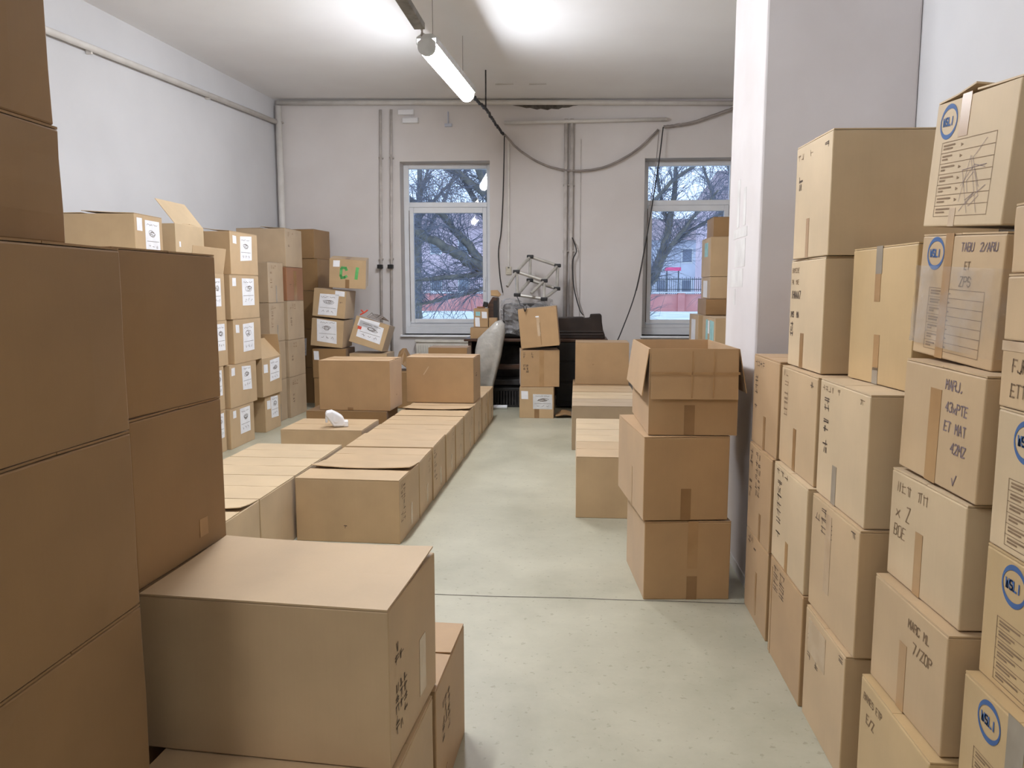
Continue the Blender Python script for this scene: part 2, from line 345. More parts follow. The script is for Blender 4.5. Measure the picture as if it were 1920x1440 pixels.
def deco(root, w, d, h, D, seed):
    rng = random.Random(seed)
    for e in D:
        k, f = e[0], e[1]; tf, U, V = face_tf(f, w, d, h)
        if k in ('sheet', 'sticker', 'teal', 'plain', 'gsheet'):
            u0, v0, u1, v1 = e[2] * U, e[3] * V, e[4] * U, e[5] * V
            mat = {'teal': 'teal', 'gsheet': 'paper_g'}.get(k, 'paper')
            skew = rng.uniform(-.008, .008); q = slab_on(lambda a, b, c_: tf(a + skew * (b - v0) * 8, b + skew * (a - u0) * 8, c_), u0, v0, u1, v1, .0005, .0018)
            p = q.build({'sheet': 'paper_label', 'gsheet': 'paper_label', 'plain': 'paper_label', 'sticker': 'white_sticker', 'teal': 'teal_label'}[k], mat, root)
            if k in ('sheet', 'gsheet'): scribble_sheet(tf, u0, v0, u1, v1, seed + int(e[2] * 100)).build('label_drawing', 'ink', p)['kind'] = 'stuff'
        elif k in ('tape', 'tape_d', 'tape_g', 'tape_c'):
            u0, v0, u1, v1 = e[2] * U, e[3] * V, e[4] * U, e[5] * V
            slab_on(tf, u0, v0, u1, v1, .0003, .0012).build('packing_tape', k, root)
        elif k == 'marks':      # printed shipping marks in rows (tiny signs)
            u0, v0, u1, v1, rows, cols = e[2] * U, e[3] * V, e[4] * U, e[5] * V, e[6], e[7]
            st = []; cw, ch = (u1 - u0) / cols, (v1 - v0) / rows
            for i in range(rows):
                for j in range(cols):
                    if rng.random() < .25: continue
                    x, y = u0 + j * cw, v0 + i * ch
                    for s in range(3):
                        if rng.random() < .5: yy = y + ch * rng.uniform(.1, .8); st.append([(x + cw * .1, yy), (x + cw * .8, yy + ch * rng.uniform(-.05, .1))])
                        else: xx = x + cw * rng.uniform(.15, .75); st.append([(xx, y + ch * .1), (xx + cw * rng.uniform(-.15, .15), y + ch * .8)])
            q = MB(); ribbon(q, st, (e[9] if len(e) > 9 else .006) * .6, tf, .0008); q.build('printed_marks', e[8] if len(e) > 8 else 'ink', root)['kind'] = 'stuff'
        elif k == 'text':
            u0, v0, hh, txt, mat, wd = e[2] * U, e[3] * V, e[4], e[5], e[6], e[7]
            if mat not in ('green', 'tape_c'): hh *= .68; wd *= .62
            q = MB(); ribbon(q, glyph_strokes(txt, u0, v0, hh, .08, .04, rng), wd, tf, .001); q.build('handwriting', mat, root)['kind'] = 'stuff'
        elif k == 'logo':
            uc, vc, r_ = e[2] * U, e[3] * V, e[4]; q = MB(); N = 40; P = []
            for i in range(N):
                t = 2 * math.pi * i / N
                th = .10 + .17 * abs(math.sin(t)) ** 1.6
                P.append((uc + r_ * math.cos(t), vc + r_ * math.sin(t), uc + r_ * (1 - th) * math.cos(t), vc + r_ * (1 - th) * math.sin(t)))
            for i in range(N):
                a, b = P[i], P[(i + 1) % N]; q.quad(tf(a[0], a[1], .0009), tf(b[0], b[1], .0009), tf(b[2], b[3], .0009), tf(a[2], a[3], .0009))
            o = q.build('round_logo', 'blue', root)
            q = MB(); ribbon(q, glyph_strokes('WSLI', uc - r_ * .66, vc - r_ * .2, r_ * .42, .02), r_ * .10, tf, .0011); q.build('logo_lettering', 'blue', o)['kind'] = 'stuff'
        elif k == 'form':       # printed table with field names and little arrows
            u0, v0, u1, v1, rows = e[2] * U, e[3] * V, e[4] * U, e[5] * V, e[6]
            st = []; H_ = (v1 - v0) / rows; um = u0 + (u1 - u0) * .36
            for i in range(rows + 1): st.append([(u0, v0 + i * H_), (u1, v0 + i * H_)])
            st += [[(u0, v0), (u0, v1)], [(u1, v0), (u1, v1)]]
            q = MB(); ribbon(q, st, .0016, tf, .0008); fo = q.build('printed_form', 'ink2', root)
            st = []; q = MB()
            for i in range(rows):
                y = v0 + i * H_
                st.append([(u0 + .012, y + H_ * .68), (u0 + (um - u0) * rng.uniform(.55, .9), y + H_ * .68)])
                st.append([(u0 + .012, y + H_ * .38), (u0 + (um - u0) * rng.uniform(.3, .6), y + H_ * .38)])
                a = um + .006; q.quad(tf(a, y + H_ * .35, .001), tf(a + .012, y + H_ * .5, .001), tf(a + .012, y + H_ * .52, .001), tf(a, y + H_ * .67, .001))
            ribbon(q, st, .0045, tf, .001); q.build('form_lettering', 'ink2', fo)['kind'] = 'stuff'
            if len(e) > 7:
                sw = [[(um + .03 + (u1 - um - .05) * rng.random(), v0 + (v1 - v0) * rng.random()) for _ in range(3)] for _ in range(8)]
                q = MB(); ribbon(q, sw, .0014, tf, .0012); q.build('pen_strokes', 'pen', root)['kind'] = 'stuff'
        elif k == 'holes':
            for u, v in e[2:]:
                slab_on(tf, u * U - .012, v * V - .006, u * U + .012, v * V + .006, .0003, .001).build('hand_hole', 'ink', root)
BOXN = [0]
def flap_mesh(L, D_, rng, lift, thick=.004, bow=0.0, n=8):
    """flap hinged on local y=0 running along x (-L/2..L/2), free edge at y=D_"""
    q = MB(); jag = [rng.uniform(-.0008, .0008) for _ in range(n + 1)]
    for lay in (0, 1):
        for i in range(n + 1):
            x = -L / 2 + L * i / n; t = abs(2 * i / n - 1)
            zz = lift + bow * t * t + jag[i]
            q.v.append((x, 0, lay * thick)); q.v.append((x, D_ * .5, lay * thick + zz * .35)); q.v.append((x, D_ - bow * .8 * t * t, lay * thick + zz))
    o = 3 * (n + 1)
    for i in range(n):
        for k in (0, 1):
            a = 3 * i + k; b = a + 3
            q.f.append((o + a, o + b, o + b + 1, o + a + 1)); q.f.append((a, a + 1, b + 1, b))
        a = 3 * i; q.f.append((a, a + 3, o + a + 3, o + a)); q.f.append((a + 2, o + a + 2, o + a + 5, a + 5))
    for i in (0, n):
        for k in (0, 1):
            a = 3 * i + k; q.f.append((a, o + a, o + a + 1, a + 1) if i == 0 else (a, a + 1, o + a + 1, o + a))
    return q
def body_mesh(w, d, h, rng, flat=False):
    q = MB(); n = 4; bul = 0 if flat else rng.uniform(.002, .006)
    idx = {}
    def vert(i, j, k):
        key = (i, j, k)
        if key in idx: return idx[key]
        x, y, z = (i / n - .5) * w, (j / n - .5) * d, k / n * h
        e = lambda t: 4 * (t / n) * (1 - t / n)
        if i in (0, n): x += (1 if i else -1) * bul * e(j) * e(k)
        if j in (0, n): y += (1 if j else -1) * bul * e(i) * e(k)
        if k == n:
            z -= .003 * e(i) * e(j)
        if 0 < k < n and (i in (0, n)) and (j in (0, n)): x += 0 if flat else rng.uniform(-.002, .002); y += 0 if flat else rng.uniform(-.002, .002)
        idx[key] = len(q.v); q.v.append((x, y, z)); return idx[key]
    for a in range(n):
        for b in range(n):
            q.f.append((vert(a, b, 0), vert(a, b + 1, 0), vert(a + 1, b + 1, 0), vert(a + 1, b, 0)))
            q.f.append((vert(a, b, n), vert(a + 1, b, n), vert(a + 1, b + 1, n), vert(a, b + 1, n)))
            q.f.append((vert(a, 0, b), vert(a + 1, 0, b), vert(a + 1, 0, b + 1), vert(a, 0, b + 1)))
            q.f.append((vert(a, n, b), vert(a, n, b + 1), vert(a + 1, n, b + 1), vert(a + 1, n, b)))
            q.f.append((vert(0, a, b), vert(0, a, b + 1), vert(0, a + 1, b + 1), vert(0, a + 1, b)))
            q.f.append((vert(n, a, b), vert(n, a + 1, b), vert(n, a + 1, b + 1), vert(n, a, b + 1)))
    return q
def carton(label, group, x, y, z, w, d, h, rot=(0, 0, 0), mat='tan', seam=None, D=(), lift=None, bow=0, toptape=False):
    """closed carton: x, y centre of the base, z underside; seam 'x' or 'y' = direction of the top seam"""
    BOXN[0] += 1; seed = BOXN[0] * 17; rng = random.Random(seed)
    root = empty('cardboard_box', (x, y, z), rot); tag(root, label, 'box', group)
    ft = .0045; body_mesh(w, d, h - ft - .002, rng, bool(D)).build('box_body', mat, root, bevel=.004, smooth=False)
    if seam is None: seam = 'x' if w >= d else 'y'
    L, Dp = (w, d) if seam in 'x1' else (d, w)
    for sgn in ((1,) if seam == '1' else (1, -1)):
        lf = rng.uniform(.0, .0012) if lift is None else lift[0 if sgn > 0 else 1]
        f = flap_mesh(L - .004, (Dp - .004) if seam == '1' else (Dp / 2 - .0011), rng, lf, ft, bow if sgn < 0 or seam == '1' else 0)
        o = f.build('top_flap', mat, root)
        o.location = (0, -Dp / 2 * sgn, h - ft - .001) if seam in 'x1' else (Dp / 2 * sgn, 0, h - ft - .001)
        o.rotation_euler = (0, 0, (0 if sgn > 0 else math.pi) + (0 if seam in 'x1' else math.pi / 2))
    if toptape:
        tf, U, V = face_tf('T', w, d, h)
        q = slab_on(tf, -.0, V / 2 - .025, U, V / 2 + .025, .0008, .0016) if seam == 'x' else slab_on(tf, U / 2 - .025, 0, U / 2 + .025, V, .0008, .0016)
        q.build('packing_tape', 'tape_c', root)
    deco(root, w, d, h, D, seed)
    return root
def cb(label, group, x0, x1, y0, y1, z0, z1, yaw=0, **k):
    return carton(label, group, (x0 + x1) / 2, (y0 + y1) / 2, z0, x1 - x0, y1 - y0, z1 - z0 - .001, (0, 0, yaw), **k)
def open_carton(label, group, x, y, z, w, d, h, rot, mat, flaps, D=()):
    """flaps: dict side -> (angle from straight up, outwards positive, length)"""
    BOXN[0] += 1; seed = BOXN[0] * 17; rng = random.Random(seed)
    root = empty('open_cardboard_box', (x, y, z), rot); tag(root, label, 'box', group)
    t = .005; q = MB(); q.box(-w / 2, w / 2, -d / 2, -d / 2 + t, 0, h); q.box(-w / 2, w / 2, d / 2 - t, d / 2, 0, h)
    q.box(-w / 2, -w / 2 + t, -d / 2 + t, d / 2 - t, 0, h); q.box(w / 2 - t, w / 2, -d / 2 + t, d / 2 - t, 0, h); q.box(-w / 2 + t, w / 2 - t, -d / 2 + t, d / 2 - t, 0, t)
    q.build('box_body', mat, root)
    for side, (ang, ln) in flaps.items():
        L = (w if side in 'NF' else d) - .012
        f = flap_mesh(L, ln, rng, rng.uniform(-.004, .004), .004, 0)
        o = f.build('top_flap', mat, root)
        o.location = {'N': (0, -d / 2, h - .002), 'F': (0, d / 2, h - .002), 'L': (-w / 2, 0, h - .002), 'R': (w / 2, 0, h - .002)}[side]
        rz = {'N': math.pi, 'F': 0, 'L': math.pi / 2, 'R': -math.pi / 2}[side]   # local +y outwards
        o.rotation_euler = Euler((R(90 - ang), 0, rz), 'XYZ')
    deco(root, w, d, h, D, seed)
    return root
PRN = lambda f: ('marks', f, .05, .62, .22, .9, 6, 2, 'ink', .005)

# --- near left pile (stands along the aisle)
g = 'big cartons piled beside the aisle on the near left'
for z0, z1, lb in ((0, .432, 'large plain carton at the very bottom of the near left pile, cut by the frame'), (.432, .85, 'large plain carton third from the top at the left frame edge'), (.85, 1.247, 'large plain carton second from the top at the left frame edge'), (1.247, 1.642, 'large plain carton at the left frame edge, torn corner, upper of the pile')):
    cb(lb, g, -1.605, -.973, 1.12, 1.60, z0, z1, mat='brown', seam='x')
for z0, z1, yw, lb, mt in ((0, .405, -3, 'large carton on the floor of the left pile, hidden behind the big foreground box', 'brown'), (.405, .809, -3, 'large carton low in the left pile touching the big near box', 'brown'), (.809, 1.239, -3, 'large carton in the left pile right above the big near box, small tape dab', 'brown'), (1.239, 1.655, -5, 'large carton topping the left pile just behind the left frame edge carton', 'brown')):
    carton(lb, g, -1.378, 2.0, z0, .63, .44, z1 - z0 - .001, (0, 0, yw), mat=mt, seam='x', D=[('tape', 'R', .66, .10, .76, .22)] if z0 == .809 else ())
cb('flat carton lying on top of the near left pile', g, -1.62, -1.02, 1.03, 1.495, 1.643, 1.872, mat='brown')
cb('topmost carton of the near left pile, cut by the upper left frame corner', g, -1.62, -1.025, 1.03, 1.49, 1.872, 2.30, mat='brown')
# --- big foreground carton and those under it
g = 'big cartons at the near end of the aisle'
cb('large carton on the floor directly under the big foreground carton', g, -1.02, -.41, 1.60, 2.08, 0, .402, -3, mat='tan', seam='x')
cb('large carton on the floor half under the big foreground carton, marks on its side', g, -1.01, -.385, 2.10, 2.56, 0, .402, -2, mat='warm', seam='x', bow=.004, D=[('marks', 'R', .18, .45, .45, .8, 5, 3, 'ink', .006), ('tape', 'R', .3, .1, .34, .2)])
carton('big pale-topped carton in the foreground beside the left pile', g, -.735, 1.942, .403, .641, .427, .405, (0, 0, -4.4), mat='tan', seam='1', lift=(.008, .006), bow=.008,
       D=[('marks', 'R', .10, .52, .28, .74, 3, 2, 'ink', .006), ('marks', 'R', .10, .15, .34, .48, 5, 3, 'ink', .006), ('tape_c', 'R', .60, .12, .74, .52)])
# --- right wall rows by the aisle
g = 'cartons stacked three high along the right side'
W6 = .60
def rc(lb, cx, cy, z0, z1, d, yaw, mat, D): carton(lb, g, cx, cy, z0, W6, d, z1 - z0 - .001, (0, 0, yaw), mat=mat, seam='x', D=D)
mk1 = [('marks', 'L', .06, .86, .46, .96, 1, 4, 'ink', .005), ('marks', 'L', .08, .40, .22, .78, 7, 1, 'ink', .007), ('marks', 'L', .76, .88, .86, .94, 1, 1, 'ink', .006), ('tape_d', 'L', .48, 0, .56, .36)]
rc('carton on the floor of the farthest right column, next to the pillar foot', 1.152, 3.575, 0, .404, .43, 0, 'warm', [('marks', 'L', .1, .82, .5, .95, 2, 3, 'ink', .006), ('tape', 'L', .5, .1, .56, .6)])
rc('carton in the middle of the farthest right column beside the pillar', 1.152, 3.575, .404, .825, .43, 0, 'warm', [('marks', 'L', .05, .3, .2, .95, 9, 1, 'ink', .007), ('marks', 'L', .32, .45, .55, .95, 6, 2, 'ink', .006), ('tape_d', 'L', .55, 0, .62, .3)])
rc('carton topping the farthest right column beside the pillar', 1.165, 3.585, .825, 1.25, .45, .5, 'warm', mk1)
rc('carton on the floor in the middle right column, plain lower side', 1.145, 3.050, 0, .430, .47, 0, 'warm', [('marks', 'L', .1, .7, .5, .95, 4, 2, 'ink', .006), ('tape', 'L', .06, 0, .08, .9)])
rc('carton in the middle of the middle right column, black print down its side', 1.147, 3.060, .430, .836, .47, 0, 'pale', [('marks', 'L', .08, .9, .6, .97, 1, 4, 'ink', .005), ('marks', 'L', .12, .25, .30, .86, 8, 1, 'ink', .008), ('tape', 'L', .45, 0, .53, .3)])
rc('carton topping the middle right column, beneath a carton with marker writing', 1.170, 3.085, .836, 1.241, .48, .2, 'tan', [('marks', 'L', .06, .9, .3, .97, 1, 3, 'ink2', .004), ('marks', 'L', .10, .5, .24, .86, 7, 1, 'ink2', .006), ('marks', 'L', .82, .88, .92, .95, 1, 1, 'ink', .006), ('tape_d', 'L', .42, 0, .5, .42)])
rc('carton on the floor of the nearest of the three right columns, torn clear label', 1.150, 2.580, 0, .416, .41, 0, 'tan', [('tape_c', 'L', .10, .62, .55, .92), ('marks', 'L', .08, .55, .4, .93, 3, 3, 'ink', .006), ('marks', 'L', .86, .9, .97, .96, 1, 1, 'ink', .006)])
rc('carton in the middle of the nearest of the three right columns, shiny wrinkled tape', 1.165, 2.590, .416, .826, .45, .8, 'tan', [('marks', 'L', .08, .72, .5, .95, 3, 3, 'ink', .006), ('tape_c', 'L', .34, .25, .46, .92), ('marks', 'L', .84, .9, .95, .96, 1, 1, 'ink', .006)])
rc('carton topping the nearest of the three right columns, wider pale side with print', 1.180, 2.605, .826, 1.242, .46, .5, 'pale', [('marks', 'L', .05, .90, .45, .96, 1, 6, 'ink2', .004), ('marks', 'L', .10, .38, .24, .86, 8, 1, 'ink', .008), ('tape_g', 'L', .35, 0, .44, .32), ('marks', 'L', .82, .9, .93, .95, 1, 1, 'ink2', .005)])
g = 'cartons set on top of the right columns'
carton('carton with rows of black marker writing, below the dark-sided top carton', g, 1.20, 3.145, 1.243, .60, .42, .432, (0, 0, 1.0), mat='pale', seam='x', D=[('text', 'L', .05, .88, .026, 'BAMECHE', 'ink2', .004), ('text', 'L', .05, .77, .026, 'PA  MAE', 'ink2', .004), ('text', 'L', .05, .64, .040, 'IHAAA7', 'ink', .009), ('text', 'L', .04, .46, .032, 'IMS  MA', 'ink', .007), ('marks', 'L', .05, .28, .16, .42, 3, 1, 'ink', .010), ('marks', 'L', .76, .58, .86, .64, 1, 1, 'ink', .007), ('tape_d', 'L', .38, 0, .48, .32)])
carton('topmost carton by the pillar on the right, with a wide dark side', g, 1.195, 3.12, 1.677, .60, .39, .446, (0, 0, 2.5), mat='pale', seam='x', D=[('marks', 'L', .05, .86, .5, .93, 1, 5, 'ink2', .004), ('marks', 'L', .10, .60, .24, .80, 3, 1, 'ink', .009), ('marks', 'L', .8, .87, .93, .93, 1, 1, 'ink', .006), ('tape', 'L', .38, 0, .46, .34)])
carton('carton with grey tape at top and bottom, set on the nearest right column', g, 1.29, 2.655, 1.243, .60, .43, .452, (0, 0, 4.9), mat='yel', seam='x', D=[('tape_g', 'L', .40, .80, .50, 1.0), ('tape', 'L', .40, .60, .49, .80), ('tape', 'L', .43, .10, .52, .36), ('tape_g', 'L', .43, 0, .52, .12)])
# --- nearer right columns
g = 'cartons in the tall column on the near right'
carton('yellowish carton at the foot of the tall near right column', g, 1.178, 2.085, 0, .60, .447, .396, (0, 0, .4), mat='yel', seam='x', D=[('text', 'L', .06, .84, .03, 'BAMES ETP', 'ink2', .005), ('text', 'L', .12, .68, .04, 'E/Z', 'ink2', .007)])
carton('carton with handwriting MARC 7/ZOP on the tall near right column', g, 1.205, 2.098, .399, .60, .427, .317, (0, 0, 1.6), mat='tan', seam='x', D=[('text', 'L', .52, .78, .034, 'MARC ML', 'ink2', .006), ('text', 'L', .60, .60, .042, '7/ZOP', 'ink2', .006), ('tape', 'L', .42, 0, .52, .6)])
carton('carton with faint brown marks, fourth from the top of the tall near right column', g, 1.238, 2.112, .719, .60, .412, .318, (0, 0, 1.7), mat='pale', seam='x', D=[('marks', 'L', .08, .80, .55, .92, 1, 6, 'ink2', .005), ('text', 'L', .10, .58, .06, 'x Z', 'ink2', .006), ('text', 'L', .08, .40, .05, 'B0E', 'ink2', .005), ('tape', 'L', .40, .0, .50, .55)])
carton('carton with violet handwriting and a tick, third from top on the near right', g, 1.246, 2.092, 1.043, .60, .416, .311, (.9, .5, 1.4), mat='tan', seam='x', D=[('text', 'L', .56, .82, .036, 'MARJ,', 'pen', .006), ('text', 'L', .58, .64, .036, '43xPTE', 'pen', .006), ('text', 'L', .58, .48, .036, 'ET MAT', 'pen', .006), ('text', 'L', .68, .32, .036, '42MZ', 'pen', .006), ('tape', 'L', .38, 0, .52, .80), ('text', 'L', .72, .06, .05, 'v', 'pen', .006)])
n2 = carton('film-wrapped carton with blue ring logo and printed form, second on the near right', g, 1.292, 2.165, 1.362, .60, .395, .335, (3.0, .6, 3.2), mat='tan', seam='x', D=[('logo', 'L', .20, .84, .045), ('tape', 'L', .32, 0, .42, 1.0), ('text', 'L', .52, .86, .030, 'TABU', 'pen', .005), ('text', 'L', .74, .86, .030, '2/ARU', 'pen', .005), ('text', 'L', .58, .72, .028, 'ET', 'ink2', .005), ('text', 'L', .54, .59, .036, 'ZPS', 'ink2', .005), ('form', 'L', .16, .06, .84, .56, 7)])
carton('topmost near right carton with blue ring logo and scribbled form', g, 1.285, 2.134, 1.706, .60, .399, .336, (4.0, 2.0, 1.2), mat='pale', seam='x', lift=(.004, .012), bow=.01, D=[('logo', 'L', .19, .82, .046), ('tape', 'L', .34, .68, .46, 1.0), ('tape_c', 'L', .36, 0, .44, .14), ('form', 'L', .14, .08, .82, .66, 7, 1)])
# clear film round the second carton
q = MB(); w_, d_, h_ = .612, .407, .337; nz = 14
def ring(z, e, rr): 
    pts = []
    for k in range(10): pts.append((-w_ / 2 - e, -d_ / 2 + d_ * k / 10))
    for k in range(10): pts.append((-w_ / 2 + w_ * k / 10, d_ / 2 + e))
    for k in range(10): pts.append((w_ / 2 + e, d_ / 2 - d_ * k / 10))
    for k in range(10): pts.append((w_ / 2 - w_ * k / 10, -d_ / 2 - e))
    return [(x + rr.uniform(-.002, .002), y + rr.uniform(-.002, .002), z) for x, y in pts]
rr = random.Random(3); 
for k in range(nz + 1): q.v += ring(.03 + (h_ - .12) * k / nz, .003 + rr.uniform(0, .003), rr)
for k in range(nz):
    for j in range(40): j2 = (j + 1) % 40; q.f.append((k * 40 + j, k * 40 + j2, (k + 1) * 40 + j2, (k + 1) * 40 + j))
q.build('stretch_film', 'film', n2, smooth=True)
g = 'cartons in the column cut by the right frame edge'
LG = [('logo', 'L', .26, .80, .048), ('tape_g', 'L', .42, .48, .56, 1.0), ('form', 'L', .14, .05, .86, .52, 6)]
def mc(lb, z0, z1, xo, mat, D): cb(lb, g, .955 + xo, 1.555 + xo, 1.38, 1.835, z0, z1, mat=mat, seam='x', D=D)
mc('carton on the floor under the logo cartons at the right frame edge', 0, .330, -.01, 'pale', LG)
mc('logo carton at the lower right frame corner, lowest of the three seen', .330, .652, -.02, 'yel', LG)
mc('logo carton in the middle of the three at the right frame edge', .652, .968, .01, 'yel', LG)
mc('logo carton at the right frame edge, highest of the three with the blue ring', .968, 1.290, .012, 'pale', LG)
mc('flat carton with brown scrawl above the logo cartons at the right frame edge', 1.290, 1.440, .010, 'tan', [('text', 'L', .10, .55, .04, 'FJFI', 'ink2', .006), ('text', 'L', .10, .18, .04, 'ETTI', 'ink2', .006), ('tape_c', 'L', 0, .85, .6, 1.0)])
mc('flat carton second from the top at the right frame edge', 1.440, 1.589, .010, 'tan', [('logo', 'L', .32, .6, .04)])
mc('flat topmost carton at the right frame edge', 1.589, 1.743, .015, 'tan', [])
# --- free-standing stack by the pillar
g = 'cartons in the tall stack standing in front of the pillar'
S3 = carton('taped carton on the floor, lowest of the stack in front of the pillar', g, .545, 4.09, 0, .433, .56, .406, (0, 0, 5), mat='warm', seam='y', D=[('tape_d', 'N', .50, 0, .62, .30), ('tape', 'N', .50, .40, .62, 1.0)])
carton('taped carton in the middle of the stack in front of the pillar, twisted outwards', g, .512, 4.158, .412, .427, .70, .424, (0, 0, 7), mat='warm', seam='y', D=[('tape_d', 'N', .44, 0, .56, .38), ('tape', 'L', .56, .0, .60, .5)])
s1 = open_carton('open carton with flaps folded down outside, topmost of the stack in front of the pillar', g, .568, 4.20, .840, .434, .74, .428, (0, 0, 2), 'warm', {'N': (173, .245), 'L': (171, .235), 'R': (170, .22), 'F': (174, .235)}, D=[('tape_d', 'N', .40, .0, .52, .35)])
q = MB(); q.box(-.215, .215, -.409, -.4075, .305, .318); q.box(-.018, -.012, -.409, -.4075, .19, .42); q.box(.085, .091, -.409, -.4075, .19, .42)
q.build('tape_and_crease_lines', 'tape', s1)  # tape strip across; the upright strips are flap creases drawn in tape colour
# --- two rows of cartons on the floor, centre left
g = 'long row of low cartons beside the aisle'
ys = [4.54, 5.07, 5.54, 6.08, 6.54, 7.00, 7.66, 8.26, 8.79, 9.31]
ord_ = ['first, nearest', 'second', 'third', 'fourth', 'fifth', 'sixth', 'seventh', 'eighth', 'ninth and farthest']
for i in range(9):
    xr_ = -1.055 + .06 * i / 8; 
    D = [('marks', 'R', .06, .30, .30, .92, 7, 2, 'ink', .006)] if i in (0, 2) else [('marks', 'R', .7, .6, .88, .9, 3, 2, 'ink2', .005)]
    D.append(('tape_c', 'R', .55, .10, .63, .45))
    if i == 0: D.append(('marks', 'N', .46, .22, .54, .28, 1, 2, 'ink', .005))
    cb(ord_[i] + ' low carton of the aisle row, counted from the camera', g, xr_ - .66, xr_, ys[i] + .006, ys[i + 1] - .006, 0, .40 + random.Random(i).uniform(-.005, .004), -1.8 if i == 0 else random.Random(i + 9).uniform(-.2, .2), mat='tan', seam='x', lift=(.0005, .012 if i in (0, 5) else .0005), bow=.012 if i in (0, 5) else .001, D=D)
g = 'second row of low cartons left of the long row'
wy = [3.05, 3.56, 4.07, 4.62, 5.13, 5.61]
for i in range(5):
    cb(['nearest', 'second', 'third', 'fourth', 'fifth'][i] + ' low carton of the short inner row left of the aisle row', g, -2.405, -1.745, wy[i] + .005, wy[i + 1] - .005, 0, .40, 0, mat='pale', seam='x', bow=.012 if i == 1 else .001, lift=(.0005, .01 if i == 1 else .0005))
cb('low carton standing apart with a white tape gun on top', g, -2.455, -1.76, 6.20, 6.76, 0, .40, 0, mat='tan', seam='x')
cb('low carton carrying the large upper carton left of the aisle row', g, -2.59, -1.80, 7.205, 7.68, 0, .399, 0, mat='brown', seam='x')
carton('large upper carton raised on the inner row, left of the pair', 'pair of large cartons raised on the low rows', -2.113, 7.473, .40, .703, .455, .484, (0, 0, -1.7), mat='warm', seam='x', bow=.004, D=[('marks', 'R', .5, .2, .56, .3, 2, 1, 'ink2', .006), ('tape_d', 'N', .40, .0, .48, .06)])
carton('large upper carton raised on the aisle row, right of the pair', 'pair of large cartons raised on the low rows', -1.376, 8.02, .406, .70, .456, .468, (0, 0, -1.7), mat='warm', seam='x', lift=(.004, .008), D=[('text', 'N', .26, .62, .08, '/', 'tape_c', .008), ('marks', 'R', .3, .55, .5, .65, 1, 1, 'ink', .01)])
g = 'cartons half hidden behind the raised pair'
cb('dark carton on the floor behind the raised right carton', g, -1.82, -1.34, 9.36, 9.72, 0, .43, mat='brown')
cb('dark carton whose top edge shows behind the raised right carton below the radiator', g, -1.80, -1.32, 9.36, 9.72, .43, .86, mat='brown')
# --- row right of the aisle
g = 'low cartons in the row right of the aisle'
for i, (a, b, hh) in enumerate(((5.19, 5.72, .430), (5.73, 6.24, .430), (6.25, 6.78, .430), (7.47, 7.99, .440), (8.0, 8.52, .440), (8.54, 9.08, .442), (9.30, 9.82, .43))):
    cb(['nearest', 'second', 'third', 'fourth', 'fifth', 'sixth', 'last'][i] + ' low carton in the row right of the aisle, left of the pillar stack', g, .012 - (.04 if i > 2 else 0), .645, a, b, 0, hh, 0, mat=['tan', 'pale', 'pale', 'grey', 'pale', 'tan', 'warm'][i], seam='x', bow=.001, lift=(.0005, .0005))
cb('tall carton set on the far end of the row right of the aisle', g, .0, .64, 9.31, 9.80, .43, .935, mat='warm', seam='x', D=[('marks', 'N', .32, .45, .36, .55, 2, 1, 'tape_d', .005)])
# --- labelled stacks at the left wall
g = 'cartons with white paper labels stacked at the left wall'
def LBL(u=.42, s=.14, v=.46, top=.90, ww=.38): return [('sticker', 'R', s, top - .18, s + .12, top), ('sheet', 'R', u, v - .06, u + ww, top)]
def lc(lb, xr_, y0, y1, z0, z1, D, yaw=0, w=.6, mat='tan', grp=None, **k): return cb(lb, grp or g, xr_ - w, xr_, y0, y1, z0, z1, yaw, mat=mat, seam='y', D=D, **k)
lc('labelled carton on the floor, bottom of the five-high stack at the left wall', -3.35, 7.20, 7.76, 0, .40, LBL(.40, .12, .35, .93, .42))
lc('labelled carton second from the floor in the five-high stack at the left wall', -3.35, 7.23, 7.86, .40, .825, LBL(.46, .06, .42, .93, .34), 0)
lc('labelled carton in the middle of the five-high stack at the left wall', -3.36, 7.36, 8.05, .825, 1.268, LBL(.32, .08, .30, .88, .40), 1)
lc('labelled carton second from the top in the five-high stack, ragged double label', -3.36, 7.34, 8.03, 1.268, 1.71, LBL(.40, .08, .36, .92, .42) + [('marks', 'R', .70, .12, .76, .18, 1, 1, 'ink2', .006)])
lc('labelled carton topping the five-high stack at the left wall', -3.40, 7.47, 8.13, 1.712, 2.140, LBL(.34, .10, .38, .90, .42), 0, lift=(.03, .002))
for k, (z0, z1) in enumerate(((0, .41), (.41, .83), (.83, 1.27))):
    lc(['bottom', 'second', 'third'][k] + ' carton of the labelled column half hidden behind the near left pile', -3.38, 6.53, 7.17 if k < 2 else 7.28, z0, z1, [('sheet', 'R', .70, .34, .93, .92)])
open_carton('open carton with one flap raised, fourth of the labelled column behind the near left pile', g, -3.68, 6.93, 1.27, .6, .66, .44, (0, 0, 0), 'tan', {'N': (-84, .28), 'F': (-84, .28), 'R': (10, .24)}, D=[('sheet', 'R', .66, .30, .88, .90)])
open_carton('open carton with a tilted raised flap against the white left wall, top of its column', g, -3.85, 6.965, 1.738, .6, .55, .405, (0, 0, 1), 'pale', {'R': (-38, .28), 'N': (-86, .28), 'F': (-86, .26)}, D=[('sticker', 'R', .12, .5, .17, .62), ('sheet', 'R', .34, .02, .8, .30)])
for k, (z0, z1) in enumerate(((0, .43), (.43, .86), (.86, 1.29), (1.29, 1.738))):
    lc(['bottom', 'second', 'third', 'fourth'][k] + ' carton of the stack wholly behind the near left pile', -3.50, 5.92, 6.42, z0, z1, [], w=.75)
